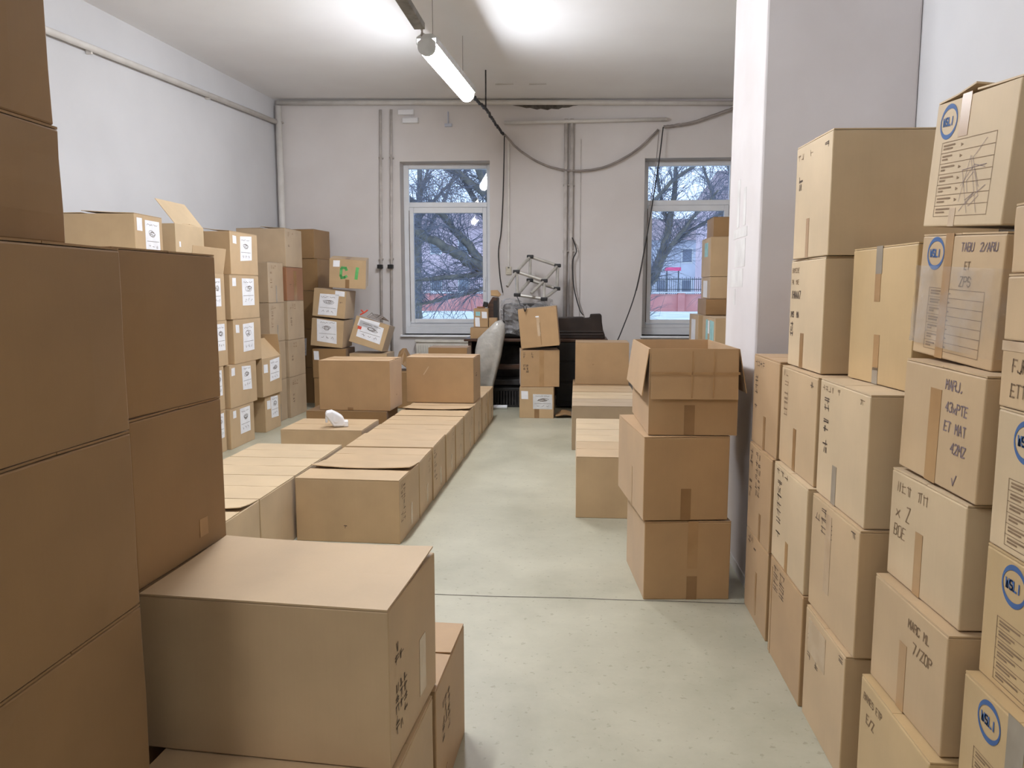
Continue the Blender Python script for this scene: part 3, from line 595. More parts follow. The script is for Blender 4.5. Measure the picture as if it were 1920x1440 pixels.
lc('labelled carton high at the left wall with a broad dark side, nearest one', -3.50, 5.94, 6.40, 1.739, 2.165, [('sticker', 'R', .08, .68, .26, .92), ('sheet', 'R', .36, .28, .88, .90)], 3, w=.85, mat='tan', lift=(.02, .004))
lc('labelled carton on the floor beside the five-high stack, narrow with a dark side', -3.38, 8.13, 8.57, 0, .40, [('sticker', 'R', .12, .62, .34, .86), ('sheet', 'R', .38, .34, .84, .94)], 0)
open_carton('labelled open carton with its lid flap standing up, on the narrow floor carton', g, -3.66, 8.31, .402, .6, .54, .418, (0, 0, 0), 'tan', {'R': (-40, .26), 'N': (-86, .25), 'F': (-12, .25)}, D=[('sticker', 'R', .08, .62, .28, .84), ('sheet', 'R', .38, .36, .88, .92)])
g2 = 'plain printed cartons stacked in the far left corner'
for k, (z0, z1) in enumerate(((0, .50), (.50, .96), (.96, 1.412), (1.412, 1.88))):
    lc(['bottom', 'second', 'third', 'top'][k] + ' carton of the four-high printed stack behind the labelled ones', -3.49, 8.61, 9.07, z0, z1, [('marks', 'R', .10, .82, .55, .94, 1, 4, 'ink2', .006), ('marks', 'R', .12, .35, .28, .8, 5, 1, 'ink2', .007), ('tape_g', 'R', .48, 0, .56, .42)], grp=g2, mat='grey')
for k, (z0, z1, mt, lb) in enumerate(((0, .50, 'grey', 'printed carton on the floor, foot of the five-high corner stack'), (.50, .954, 'grey', 'printed carton second from the floor in the five-high corner stack'), (.954, 1.429, 'grey', 'printed carton in the middle of the five-high corner stack'), (1.429, 1.835, 'red', 'reddish brown carton near the top of the corner stack'), (1.835, 2.295, 'grey', 'printed carton topping the corner stack under the white corner pipe'))):
    lc(lb, -3.46, 9.10, 9.66, z0, z1, [('marks', 'R', .14, .78, .5, .92, 2, 3, 'ink2', .006), ('marks', 'R', .14, .35, .28, .6, 3, 1, 'ink', .008)] if mt != 'red' else [('tape_d', 'R', .42, .0, .60, .9), ('marks', 'R', .15, .4, .32, .8, 3, 1, 'ink2', .01)], grp=g2, mat=mt, lift=(.02, .003) if k == 4 else None)
g3 = 'dark cartons in the last row against the back wall corner'
for k, (z0, z1, xo, ry) in enumerate(((0, .5, 0, 0), (.5, 1.03, .01, 0), (1.03, 1.55, .0, 0), (1.55, 1.985, .0, 0), (1.985, 2.38, -.03, 0))):
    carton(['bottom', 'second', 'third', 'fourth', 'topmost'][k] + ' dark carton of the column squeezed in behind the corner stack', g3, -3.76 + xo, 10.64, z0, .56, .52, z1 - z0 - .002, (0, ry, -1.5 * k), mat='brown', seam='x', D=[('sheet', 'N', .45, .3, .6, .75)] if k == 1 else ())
# --- leaning pile left of the window
g = 'leaning cartons left of the window'
carton('carton on the floor at the foot of the leaning pile left of the window', g, -3.215, 10.10, 0, .44, .42, .408, (0, 0, 0), mat='brown', seam='x')
carton('carton with a small white sticker under the leaning labelled pair left of the window', g, -3.22, 10.10, .41, .45, .42, .385, (0, 0, 0), mat='brown', seam='x', D=[('sticker', 'N', .05, .62, .20, .92)])
carton('lower of the two leaning cartons with big white sheets left of the window', g, -3.251, 10.10, .822, .429, .42, .362, (.5, 5.0, -.9), mat='tan', seam='x', D=[('sheet', 'N', .20, .18, .82, .98)])
carton('upper of the two leaning cartons with big white sheets left of the window', g, -3.216, 10.10, 1.205, .434, .42, .363, (.3, 6.0, -.3), mat='tan', seam='x', D=[('sheet', 'N', .17, .06, .75, .82), ('sticker', 'N', .66, .80, .95, .98), ('marks', 'N', .82, .55, .9, .6, 1, 2, 'ink', .006)])
carton('tilted carton marked C1 in green tape on the leaning pile', g, -3.0, 10.12, 1.605, .468, .348, .375, (8.0, 3.3, 10.0), mat='tan', seam='x', D=[('sticker', 'N', .10, .72, .28, .94), ('tape_d', 'N', .44, 0, .55, .30), ('text', 'N', .30, .36, .13, 'C', 'green', .034), ('text', 'N', .66, .36, .13, 'I', 'green', .040), ('tape_d', 'T', .42, 0, .55, .9)])
carton('carton on the floor under the slanted carton left of the window', g, -2.73, 10.10, 0, .48, .42, .37, (0, 0, 0), mat='brown', seam='x')
carton('carton second from the floor under the slanted carton left of the window', g, -2.70, 10.10, .37, .50, .42, .365, (0, 0, 0), mat='tan', seam='x')
k_ = carton('strongly slanted carton with a torn white sheet, leaning against the pile by the window', g, -2.735, 10.05, .815, .455, .36, .352, (-5, 17.2, .4), mat='tan', seam='x', D=[('sheet', 'N', .16, .26, .88, .88), ('plain', 'N', .10, .66, .7, .96)])
q = slab_on(face_tf('N', .455, .36, .352)[0], .06, .19, .11, .23, .0019, .0024); q.build('red_tape', 'redtape', k_)
t = empty('plastic_scraps', (-2.69, 10.04, 1.215), (0, 15, 0)); tag(t, 'red and grey plastic offcuts lying on the slanted carton by the window', 'scraps')
q = MB(); q.tube([(-.12, -.1, -.01), (-.08, -.08, .03), (-.05, -.05, .07)], .010, 6); q.tube([(-.13, -.06, .05), (-.08, -.08, .03)], .010, 6); q.build('red_clip', 'redtape', t)
q = MB(); rr = random.Random(6)
for k in range(9): q.tube([(-.03 + .02 * k, -.1 + .02 * rr.random(), -.015), (.0 + .02 * k, .0, .035 + rr.uniform(-.02, .02)), (.05 + .022 * k, .09, -.01)], .006, 5)
q.build('grey_strips', 'cable_g', t)['kind'] = 'stuff'
# crushed carton lying beside the window
q = MB(); rr = random.Random(8); NX, NY = 7, 5
for j in range(NY):
    for i in range(NX): q.v.append((-2.40 + i * .045 + rr.uniform(-.01, .01), 9.95 + j * .09, .55 + .18 * math.sin(math.pi * j / 4) + rr.uniform(-.03, .03) + .06 * math.sin(i)))
for j in range(NY - 1):
    for i in range(NX - 1): a = j * NX + i; q.f.append((a, a + 1, a + NX + 1, a + NX))
cr = empty('crushed_cardboard_box', (-2.27, 10.13, 0)); tag(cr, 'crushed brown carton scrunched up under the window corner', 'box')
for v in range(len(q.v)): x, y, z = q.v[v]; q.v[v] = (x + 2.33, y - 10.13, z)
o = q.build('box_body', 'brown', cr); sm = o.modifiers.new('thick', 'SOLIDIFY'); sm.thickness = .012
q = MB(); q.box(-.12, .14, -.17, .2, 0, .50); q.build('lower_body', 'brown', cr, bevel=.02)
# --- stack in front of the old desk
g = 'cartons stacked in front of the old desk'
carton('carton with two white labels on the floor, foot of the stack before the desk', g, -.467, 9.557, 0, .419, .42, .380, (0, 0, -.3), mat='tan', seam='x', D=[('sticker', 'N', .06, .62, .26, .88), ('gsheet', 'N', .40, .30, .96, .78), ('tape_d', 'N', .44, 0, .58, .30)])
carton('printed and taped carton in the middle of the stack before the desk', g, -.449, 9.587, .382, .474, .42, .450, (0, 0, 6), mat='warm', seam='x', D=[('marks', 'N', .06, .78, .34, .95, 2, 4, 'ink', .006), ('marks', 'N', .06, .38, .22, .62, 3, 2, 'ink', .009), ('tape', 'N', .48, 0, .60, 1.0)])
carton('slightly tipped carton topping the stack before the desk, torn tape seam', g, -.423, 9.57, .872, .466, .42, .476, (.1, -5.4, -.2), mat='warm', seam='x', D=[('tape_c', 'N', .46, .28, .54, .80), ('tape_d', 'N', .53, .05, .545, .62), ('plain', 'N', .44, .76, .53, .79)])
# --- cartons piled at the second window
g = 'cartons piled before the right window'
for z0, z1 in ((0, .42), (.42, .85)):
    cb(('floor-level' if z0 == 0 else 'second-layer') + ' carton under the near side of the pile before the right window', g, 1.50, 2.1, 8.40, 9.25, z0, z1, mat='brown')
    cb(('floor-level' if z0 == 0 else 'second-layer') + ' carton under the far side of the pile before the right window', g, 1.46, 2.1, 9.38, 10.10, z0, z1, mat='brown')
cb('carton with two teal stickers before the right window', g, 1.485, 2.09, 8.42, 9.25, .85, 1.26, mat='tan', seam='y', D=[('teal', 'L', .28, .10, .44, .92), ('teal', 'L', .62, .06, .92, .92), ('plain', 'L', .46, .55, .56, .9)])
cb('carton with one white label behind the teal-stickered one, before the right window', g, 1.455, 2.09, 9.38, 10.10, .85, 1.262, mat='tan', seam='y', D=[('plain', 'L', .25, .08, .7, .85)])
cb('plain carton in the middle of the pile before the right window', g, 1.53, 2.1, 9.32, 9.95, 1.263, 1.455, mat='brown', seam='y')
cb('carton with an upright white label in the pile before the right window', g, 1.575, 2.15, 9.35, 10.0, 1.456, 1.715, mat='tan', seam='y', D=[('plain', 'L', .25, .06, .70, .84)])
cb('tall carton with a teal sticker, second from the top before the right window', g, 1.57, 2.15, 9.35, 10.0, 1.716, 2.18, mat='tan', seam='y', D=[('teal', 'L', .35, .52, .72, .88)])
cb('small carton crowning the pile before the right window', g, 1.60, 2.1, 9.38, 9.85, 2.181, 2.41, mat='brown', seam='y')

# ------------------------------------------------------------ white tape gun on its carton
t = empty('tape_dispenser', (-2.03, 6.36, .4015), (0, 0, 20)); t.scale = (.98, 1.5, 1.35); tag(t, 'white plastic hand tape dispenser lying on a low carton', 'tape dispenser')
poly = [(-.09, .075), (-.08, .10), (-.03, .105), (.02, .085), (.06, .065), (.08, .03), (.075, .0), (-.02, .0), (-.045, .03)]
q = MB(); q.prism(poly, -.035, .035); q.build('dispenser_body', 'whitep', t, bevel=.014, seg=3)
q = MB(); q.prism([(.06, 0), (.105, 0), (.105, .035), (.075, .035)], -.03, .03); q.build('dispenser_lip', 'whitep', t, bevel=.004)
q = MB(); q.tube([(-.0, -.037, .055), (-.0, -.040, .055)], .025, 16); q.build('side_boss', 'whitep', t)
q = MB(); q.prism([(-.088, .03), (-.07, .03), (-.06, .08), (-.085, .085)], -.026, .026); q.build('grip', 'paper_g', t, bevel=.004)

# ------------------------------------------------------------ ceiling lamps on a hanging tray
LX = -1.30
def lamp(label, y, x):
    t = empty('strip_light', (x, y, 3.56), (0, 0, -4.0)); tag(t, label, 'lamp', 'strip lights hung in one line')
    L = 1.62; n = 12; q = MB()
    prof = [(math.cos(math.pi + math.pi * k / n) * .075, math.sin(math.pi + math.pi * k / n) * .075 + .06) for k in range(n + 1)]
    prof += [(.075, .10), (.045, .125), (-.045, .125), (-.075, .10)]
    q.prism(prof, -L / 2, L / 2); q.build('lamp_diffuser', 'emit' if y > 0 else 'emit_w', t)
    q = MB(); q.prism([(-.05, .165), (-.088, .14), (-.088, .080), (-.083, .080), (-.083, .127), (.083, .127), (.083, .080), (.088, .080), (.088, .14), (.05, .165)], -L / 2 - .03, L / 2 + .03); q.build('lamp_housing', 'housing', t)  # side lips added to the housing to cut light reaching the ceiling
    for s in (-1, 1):
        q = MB(); q.prism([(p[0] * 1.04, p[1]) for p in prof], s * (L / 2 + .002), s * (L / 2 + .035)); q.build('end_cap', 'housing', t)
        if y > 6: q = MB(); q.tube([(0, s * .62, .165), (0, s * .62, cz(x) - 3.565)], .003, 5); q.build('hanger_wire', 'cable_g', t)
    q = MB(); rr = random.Random(int(y * 10)); q.tube([(-.03 + rr.uniform(-.01, .01), -L / 2 - .05 + .01 * k, .17 + .03 * math.sin(k * 1.3)) for k in range(-3, 6)], .007, 5); q.build('loose_wire', 'cable_g', t)
    return t
lamp('lit strip light hanging over the aisle row, the one in view', 7.66, -1.235)
lamp('lit strip light hanging in the same line, nearer than the frame shows', 3.75, -1.38)
lamp('lit strip light of the same line, hanging behind the viewpoint', -.5, -1.45)
q = MB(); q.box(-.045, .045, -10.2, -.0, 0, .012); q.box(-.045, -.040, -10.2, 0, .012, .05); q.box(.040, .045, -10.2, 0, .012, .05)
t = empty('cable_tray', (-1.335, 6.74, 3.735), (0, 0, -.6)); tag(t, 'dusty grey cable tray running to the lit strip light', 'cable tray'); q.build('tray_channel', 'tray', t)
q = MB(); rr = random.Random(2)
q.tube([(rr.uniform(-.015, .015), -10 + .25 * k, .02 + rr.uniform(0, .02)) for k in range(41)], .013, 6); q.build('tray_cable', 'cable_g', t)
for yy in (-9, -6, -3, -.4):
    q = MB(); q.tube([(0, yy, .012), (0, yy, .42)], .005, 6); q.build('tray_rod', 'tray', t)
def cable(name, label, pts, r, mat, cat='cable', wob=0, n=40, seed=1, group=None):
    P = [Vector(p) for p in pts]; out = []; rr = random.Random(seed)
    for i in range(len(P) - 1):
        p0, p1, p2, p3 = P[max(i - 1, 0)], P[i], P[i + 1], P[min(i + 2, len(P) - 1)]
        m_ = max(2, n // (len(P) - 1))
        for k in range(m_):
            t = k / m_; t2 = t * t; t3 = t2 * t
            v = .5 * ((2 * p1) + (p2 - p0) * t + (2 * p0 - 5 * p1 + 4 * p2 - p3) * t2 + (-p0 + 3 * p1 - 3 * p2 + p3) * t3)
            out.append(v + Vector((rr.uniform(-wob, wob), 0, rr.uniform(-wob, wob))))
    out.append(P[-1]); q = MB(); q.tube(out, r, 6); o = q.build(name, mat, smooth=True); tag(o, label, cat, group); return o
cable('twisted_cable', 'dark twisted cable running from the strip light to the back wall', [(-1.175, 8.56, 3.68), (-1.15, 8.95, 3.70), (-1.09, 9.6, 3.70), (-1.05, 10.3, 3.68), (-1.02, 10.9, 3.68)], .018, 'cable', wob=.009, n=48)
q = MB(); q.tube([(-1.10, 9.55, 3.70), (-1.10, 9.55, cz(-1.1))], .009, 6); tag(q.build('hanging_rod', 'cable'), 'short dark rod holding the twisted cable to the ceiling', 'rod')
cable('sagging_cable', 'grey cable bundle sagging in a wide curve between the windows', [(-1.0, 10.9, 3.68), (-.78, 10.93, 3.46), (-.42, 10.94, 3.26), (-.02, 10.94, 3.185), (.4, 10.94, 3.24), (.80, 10.94, 3.45), (1.09, 10.96, 3.72)], .016, 'cable_g', wob=.003)
cable('sagging_cable', 'grey cable running from the wall hook to the right above the window', [(1.16, 10.94, 3.75), (1.5, 10.93, 3.79), (1.8, 10.93, 3.88), (2.1, 10.93, 3.98)], .02, 'cable_g', wob=.004)
cable('loose_cable', 'thin black cable hanging straight down right of the left window', [(-1.0, 10.9, 3.66), (-1.02, 10.95, 3.0), (-1.05, 10.95, 2.4), (-1.09, 10.95, 2.1), (-1.07, 10.95, 1.75), (-1.03, 10.95, 1.52)], .008, 'cable')
cable('loose_cable', 'thin black cable slanting across the right window edge', [(1.15, 10.9, 3.74), (1.09, 10.85, 3.2), (1.0, 10.8, 2.6), (.92, 10.75, 2.1), (.80, 10.7, 1.5), (.62, 10.6, 1.0), (.55, 10.5, .86)], .008, 'cable')
cable('loose_cable', 'pale cord hanging next to the black cable at the right window', [(1.10, 10.93, 3.7), (1.06, 10.93, 3.2), (.98, 10.93, 2.5), (.93, 10.93, 2.0), (.84, 10.93, 1.55)], .005, 'cable_g')
cable('loose_cable', 'dark cord trailing down beside the double pipe to the moulded panel', [(-.06, 10.9, 2.28), (-.0, 10.9, 2.1), (-.05, 10.9, 1.95), (-.03, 10.88, 1.6), (.05, 10.8, 1.3), (.10, 10.7, 1.22)], .008, 'cable')

# ------------------------------------------------------------ pipes and fittings on the walls
def pipe(label, pts, r, mat='pipe', name='wall_pipe', extras=()):
    base = pts[-1]; t = empty(name, base); tag(t, label, 'pipe')
    q = MB(); q.tube([tuple(Vector(p) - Vector(base)) for p in pts], r, 10); q.build('pipe_run', mat, t, smooth=True)
    for nm, p, sz, mm in extras:
        q = MB(); v = Vector(p) - Vector(base); q.box(v.x - sz[0], v.x + sz[0], v.y - sz[1], v.y + sz[1], v.z - sz[2], v.z + sz[2]); q.build(nm, mm, t, bevel=.004)
    return t
def clips(pts, r): return [('pipe_clip', (p[0], p[1] + .02, p[2]), (r + .012, .03, .012), 'pipe_d') for p in pts]
pipe('white heating pipe running along the back wall under the ceiling', [(2.3, 10.93, 4.035), (-.5, 10.93, 4.10), (-4.2, 10.93, 4.165)], .034, extras=clips([(-3, 10.93, 4.14), (-1.5, 10.93, 4.12), (.3, 10.93, 4.09), (1.4, 10.93, 4.06)], .034))
pipe('thinner pipe below the heating pipe above the right window', [(1.2, 10.94, 3.85), (-1.0, 10.94, 3.84)], .025, extras=clips([(-.3, 10.94, 3.845), (.6, 10.94, 3.85)], .025))
for x, lb in ((-2.735, 'left of two thin pipes dropping beside the left window'), (-2.585, 'right of two thin pipes dropping beside the left window')):
    pipe(lb, [(x, 10.955, 4.05), (x - .03, 10.955, 2.4), (x - .055, 10.955, .25)], .018, 'pipe_d', extras=clips([(x - .01, 10.955, 3.4), (x - .04, 10.955, 2.0)], .018) + [('valve', (x - .045, 10.93, 1.89), (.035, .04, .028), 'black')])
for x, lb in ((-.155, 'left pipe of the pair between the windows'), (-.075, 'right pipe of the pair between the windows')):
    pipe(lb, [(x, 10.955, 3.88), (x, 10.955, .3)], .026, 'pipe_d', extras=clips([(x, 10.955, 3.0), (x, 10.955, 2.1)], .026))
pipe('white vertical pipe in the far left corner', [(-4.185, 10.92, 4.12), (-4.185, 10.92, .1)], .045, extras=clips([(-4.185, 10.92, 3.9)], .045))
pipe('white pipe sloping along the left wall below the ceiling', [(lw(Y0) + .06, Y0, 3.55), (lw(5) + .06, 5., 3.74), (lw(10.86) + .06, 10.86, 3.895)], .032, extras=[('pipe_clip', (lw(y) + .03, y, z), (.03, .012, .044), 'pipe') for y, z in ((7.2, 3.79), (9.2, 3.85))])
q = MB(); q.box(-.965, -.935, 10.975, 11.0, 1.86, 3.64); tag(q.build('cable_duct', 'pipe', bevel=.004), 'narrow white cable duct leading down to the wall switch', 'cable duct')
q = MB(); q.box(.045, .053, 10.985, 11.0, 1.1, 3.62); tag(q.build('cable_duct', 'pipe_d', bevel=.002), 'very thin grey line of surface wire between the pipes and the right window', 'wire')
t = empty('wall_switch', (-.95, 10.975, 1.83)); tag(t, 'cream wall switch at the end of the white cable duct', 'switch')
q = MB(); q.box(-.04, .04, 0, .025, -.055, .055); q.build('switch_plate', 'socket', t, bevel=.006)
q = MB(); q.box(-.022, .022, -.008, 0, -.03, .03); q.build('rocker', 'socket', t, bevel=.003)
for (x, z, lb) in ((-2.38, 4.01, 'upper white junction box above the left window'), (-2.32, 3.90, 'lower white junction box above the left window')):
    t = empty('junction_box', (x, 10.94, z)); tag(t, lb, 'junction box', 'junction boxes above the left window')
    q = MB(); q.box(-.11, .11, 0, .06, -.035, .035); q.build('box_cover', 'whitep', t, bevel=.006)
    q = MB(); q.box(-.115, .115, .045, .06, -.04, .04); q.build('box_base', 'pipe', t)
t = empty('wall_bracket', (-1.79, 10.96, 3.83)); tag(t, 'tiny blue-grey hook on the wall above the left window', 'hook'); q = MB(); q.box(-.05, .05, 0, .04, -.02, .02); q.build('hook_plate', 'b_blue', t); q = MB(); q.box(-.006, .006, 0, .03, .02, .18); q.build('hook_stem', 'b_blue', t)
# radiator below the left window
t = empty('radiator', (-1.85, 10.84, .12)); tag(t, 'cream ribbed panel radiator under the left window', 'radiator')
q = MB(); q.box(-.42, .42, .02, .10, 0, .70); q.build('radiator_panel', 'radiator', t, bevel=.008)
q = MB()
for k in range(24): q.box(-.40 + k * .0345, -.40 + k * .0345 + .018, -.006, .02, .03, .66)
q.build('radiator_ribs', 'radiator', t, bevel=.004)['kind'] = 'stuff'
q = MB(); q.box(-.43, .43, -.0, .12, .70, .735); q.build('top_grille', 'radiator', t, bevel=.004)
for s in (-.3, .3):
    q = MB(); q.box(s - .015, s + .015, .02, .13, -.12, .0); q.build('radiator_foot', 'radiator', t)

# ------------------------------------------------------------ old desk with clutter
t = empty('desk', (-.55, 10.45, 0)); tag(t, 'old dark brown desk piled with plastic-wrapped clutter between the windows', 'desk')
def part(name, mat, x0, x1, y0, y1, z0, z1, par=t, bev=.004):
    L = t.location if par is t else par.location
    q = MB(); q.box(x0 - L.x, x1 - L.x, y0 - L.y, y1 - L.y, z0 - L.z, z1 - L.z); return q.build(name, mat, par, bevel=bev)
part('desk_top', 'wood_d', -1.47, .42, 10.12, 10.80, .885, .92)
part('desk_side', 'wood_d', -1.42, -1.37, 10.16, 10.76, 0, .885); part('desk_side', 'wood_d', .36, .40, 10.16, 10.76, 0, .885)
part('desk_back', 'black', -1.37, .36, 10.70, 10.73, .1, .885)
part('desk_rail', 'wood_d', -1.37, -.26, 10.30, 10.34, .50, .57)
pd = part('desk_pedestal', 'black', -.25, .36, 10.15, 10.68, .03, .885)
for zz in (.1, .37, .64):
    q = MB(); q.box(-.22 + .55, .33 + .55, 10.135 - 10.45, 10.15 - 10.45, zz, zz + .24); q.build('drawer_front', 'black', pd, bevel=.004)
t2 = empty('wrapped_armchair', (-.69, 10.42, .92)); tag(t2, 'dark padded seat bundled in crumpled clear plastic on the desk', 'seat')
q = MB(); q.box(-.28, .32, -.12, .20, .0, .46); q.build('seat_back', 'dark', t2, bevel=.05, seg=3)
q = MB(); q.box(-.28, .33, -.16, .22, .0, .14); q.build('seat_cushion', 'black', t2, bevel=.04, seg=3)
q = MB(); rr = random.Random(4); NU, NV = 22, 14
for j in range(NV):
    for i in range(NU):
        a = i / (NU - 1); x = -.31 + .69 * a; z = .50 - .46 * j / (NV - 1)
        y = -.20 + .02 * math.sin(a * 21 + j) + rr.uniform(-.018, .018) + (.16 * max(0, (z - .40) / .10) if z > .40 else 0)
        if a < .08 or a > .92: y += .12
        q.v.append((x + rr.uniform(-.01, .01), y, z + .03 * math.sin(a * 9)))
for j in range(NV - 1):
    for i in range(NU - 1): a = j * NU + i; q.f.append((a, a + 1, a + NU + 1, a + NU))
q.build('plastic_cover', 'film_g', t2, smooth=False)
t2 = empty('speaker_cabinet', (-1.075, 10.45, .92)); tag(t2, 'dark brown wooden cabinet standing on edge left of the wrapped seat', 'cabinet')
q = MB(); q.prism([(-.10, 0), (.03, 0), (.03, .54), (-.03, .55), (-.10, .44)], -.14, .14); q.build('cabinet_body', 'wood_d', t2, bevel=.006)
q = MB(); q.box(-.02, .032, -.145, -.14, .03, .5); q.build('dark_edge', 'black', t2)
q = MB(); q.v = [(-1.13, 10.33, 1.49), (-1.02, 10.33, 1.475), (-1.0, 10.40, 1.50), (-1.05, 10.42, 1.56), (-1.14, 10.40, 1.555)]; q.f = [(0, 1, 2, 3, 4)]
o = q.build('cardboard_scrap', 'warm'); sm = o.modifiers.new('t', 'SOLIDIFY'); sm.thickness = .012; tag(o, 'torn scrap of cardboard on top of the dark wooden cabinet', 'cardboard')
cb('flat carton on the left end of the desk under the stickered one', 'small cartons on the desk end', -1.385, -1.09, 10.14, 10.30, .921, 1.07, mat='warm')
carton('small carton with green and white stickers on the desk end before the window', 'small cartons on the desk end', -1.245, 10.22, 1.071, .19, .15, .25, (0, 0, 0), mat='warm', D=[('teal', 'N', .14, .60, .46, .82), ('plain', 'N', .58, .48, .94, .82), ('plain', 'N', .12, .04, .44, .52)])
carton('small squat carton beside the stickered one on the desk end', 'small cartons on the desk end', -1.085, 10.21, 1.071, .11, .12, .125, (0, 0, 0), mat='warm')
t2 = empty('small_figure', (-1.235, 10.22, 1.322)); tag(t2, 'little dark red and black trinket on the stickered carton', 'trinket')
q = MB(); q.box(-.0, .06, -.02, .03, .02, .09, Matrix.Rotation(.25, 4, 'Y')); q.build('dark_block', 'black', t2, bevel=.008); q = MB(); q.box(-.07, .04, -.015, .02, 0, .02); q.build('red_base', 'red', t2, bevel=.005)
# moulded dark panel on the right end of the desk
t2 = empty('moulded_panel', (.06, 10.35, .92)); tag(t2, 'dark brown moulded plastic panel with a notched top lying on the desk', 'panel')
q = MB(); prof = [(-.31, 0), (.33, .0), (.325, .05), (.30, .12), (.285, .22), (.28, .31), (.26, .33), (.13, .325), (.125, .28), (.05, .275), (.03, .29), (-.31, .28)]
q.prism(prof, -.08, .02); q.build('panel_shell', 'moulded', t2, bevel=.02, seg=3)
for zz in (.045, .085):
    q = MB(); q.box(-.30, .30, -.092, -.08, zz, zz + .014); q.build('moulded_ridge', 'moulded', t2, bevel=.004)
for xx in (.20, .29):
    q = MB(); q.tube([(xx, -.05, .01), (xx, -.1, .01)], .006, 6); q.build('small_peg', 'black', t2)
# foam slab in milky wrap
t2 = empty('wrapped_slab', (-1.2, 9.86, 0)); tag(t2, 'long padded slab in milky plastic wrap leaning before the desk', 'slab')
poly = [(-.12, 0), (.08, 0), (.17, .40), (.255, .72), (.305, 1.02), (.30, 1.13), (.25, 1.18), (.18, 1.16), (.02, 1.01), (-.05, .94), (-.085, .80), (-.11, .45)]
q = MB(); nn = len(poly); cx_, cz_ = sum(p[0] for p in poly) / nn, sum(p[1] for p in poly) / nn
for y, s in ((-.09, .72), (-.07, .92), (0, 1.0), (.05, .95)):
    for p in poly: q.v.append((cx_ + (p[0] - cx_) * s, y, max(.002, cz_ + (p[1] - cz_) * (s * .5 + .5)) if p[1] > .01 else .001))
for k in range(3):
    for j in range(nn): j2 = (j + 1) % nn; q.f.append((k * nn + j, k * nn + j2, (k + 1) * nn + j2, (k + 1) * nn + j))
q.f.append(tuple(range(nn))[::-1]); q.f.append(tuple(3 * nn + k for k in range(nn)))
q.build('plastic_wrap', 'foam', t2, smooth=True)
q = MB(); q.prism([(cx_ + (p[0] - cx_) * .7, .02 + p[1] * .95) for p in poly], -.04, .02); q.build('padding', 'paper_g', t2)
# tubular frame
t2 = empty('tube_frame', (-.58, 10.40, 1.45)); tag(t2, 'aluminium tube frame with black corner joints tipped on top of the wrapped seat', 'frame')
FV = dict(T1=(-.62, 10.55, 2.005), T2=(-.25, 10.55, 1.885), L1=(-.79, 10.33, 1.80), R1=(-.42, 10.33, 1.68), C1=(-.62, 10.50, 1.69), R2=(-.255, 10.50, 1.575), B1=(-.775, 10.28, 1.495), D1=(-.42, 10.28, 1.44), E1=(-.90, 10.18, 1.605), E2=(-.585, 10.18, 1.515))
for a, b in (('T1', 'T2'), ('T1', 'L1'), ('T2', 'R1'), ('L1', 'R1'), ('T1', 'C1'), ('T2', 'R2'), ('L1', 'B1'), ('R1', 'D1'), ('C1', 'R2'), ('C1', 'B1'), ('R2', 'D1'), ('B1', 'D1'), ('L1', 'E1'), ('R1', 'E2')):
    q = MB(); q.tube([Vector(FV[a]) - t2.location, Vector(FV[b]) - t2.location], .021 if a != 'T1' or b != 'C1' else .019, 8); q.build('tube', 'alu', t2, smooth=False)
for k in ('T1', 'T2', 'L1', 'R1', 'C1', 'R2', 'B1', 'D1'):
    v = Vector(FV[k]) - t2.location; q = MB(); q.box(v.x - .045, v.x + .045, v.y - .03, v.y + .03, v.z - .024, v.z + .024, None); q.build('corner_joint', 'black', t2, bevel=.01)
cable('loose_cable', 'short dark cord dangling from the tube frame over the tipped carton', [(-.775, 10.2, 1.48), (-.72, 9.95, 1.40), (-.68, 9.6, 1.365), (-.63, 9.345, 1.36), (-.61, 9.34, 1.30), (-.59, 9.338, 1.36)], .006, 'cable')
# things on the floor under the desk
t2 = empty('plastic_crate', (-.85, 10.32, 0)); tag(t2, 'black slatted plastic crate on the floor under the desk', 'crate')
q = MB(); q.box(-.26, .26, -.11, .12, 0, .03); q.build('crate_base', 'black', t2)
for k in range(14):
    q = MB(); x = -.25 + k * .0385; q.box(x - .007, x + .007, -.115, -.10, .03, .22); q.build('crate_slat', 'dark', t2)
q = MB(); q.box(-.265, .265, -.12, -.095, .22, .26); q.box(-.265, .265, .105, .125, .0, .26); q.build('crate_rim', 'black', t2, bevel=.005)
t2 = empty('office_chair', (-.95, 10.52, 0)); tag(t2, 'dark office chair pushed under the desk, hardly visible', 'chair')
for nm, args, mt in (('seat', (-.22, .22, -.18, .15, .28, .36), 'dark'), ('backrest', (-.18, .18, .1, .16, .36, .8), 'dark'), ('column', (-.03, .03, -.03, .03, .06, .28), 'black'), ('base', (-.22, .22, -.03, .03, .02, .06), 'black')):
    q = MB(); q.box(*args); q.build(nm, mt, t2, bevel=.015)
t2 = empty('paper_roll', (-.98, 10.06, .026)); tag(t2, 'small white paper roll lying on the floor before the desk', 'roll')
q = MB(); q.tube([(-.09, 0, 0), (.09, .0, 0)], .026, 14); q.build('roll_paper', 'paper', t2, smooth=False); q = MB(); q.tube([(.0905, 0, 0), (.093, 0, 0)], .012, 12); q.build('roll_core', 'tape', t2)
q = MB(); rr = random.Random(12); NX = 7
for j in range(5):
    for i in range(NX): q.v.append((-.235 + i * .036, 9.36 + j * .05 + rr.uniform(-.008, .008), .012 + .05 * math.sin(math.pi * i / 6) * (.4 + .15 * j) + rr.uniform(0, .018)))
for j in range(4):
    for i in range(NX - 1): a = j * NX + i; q.f.append((a, a + 1, a + NX + 1, a + NX))
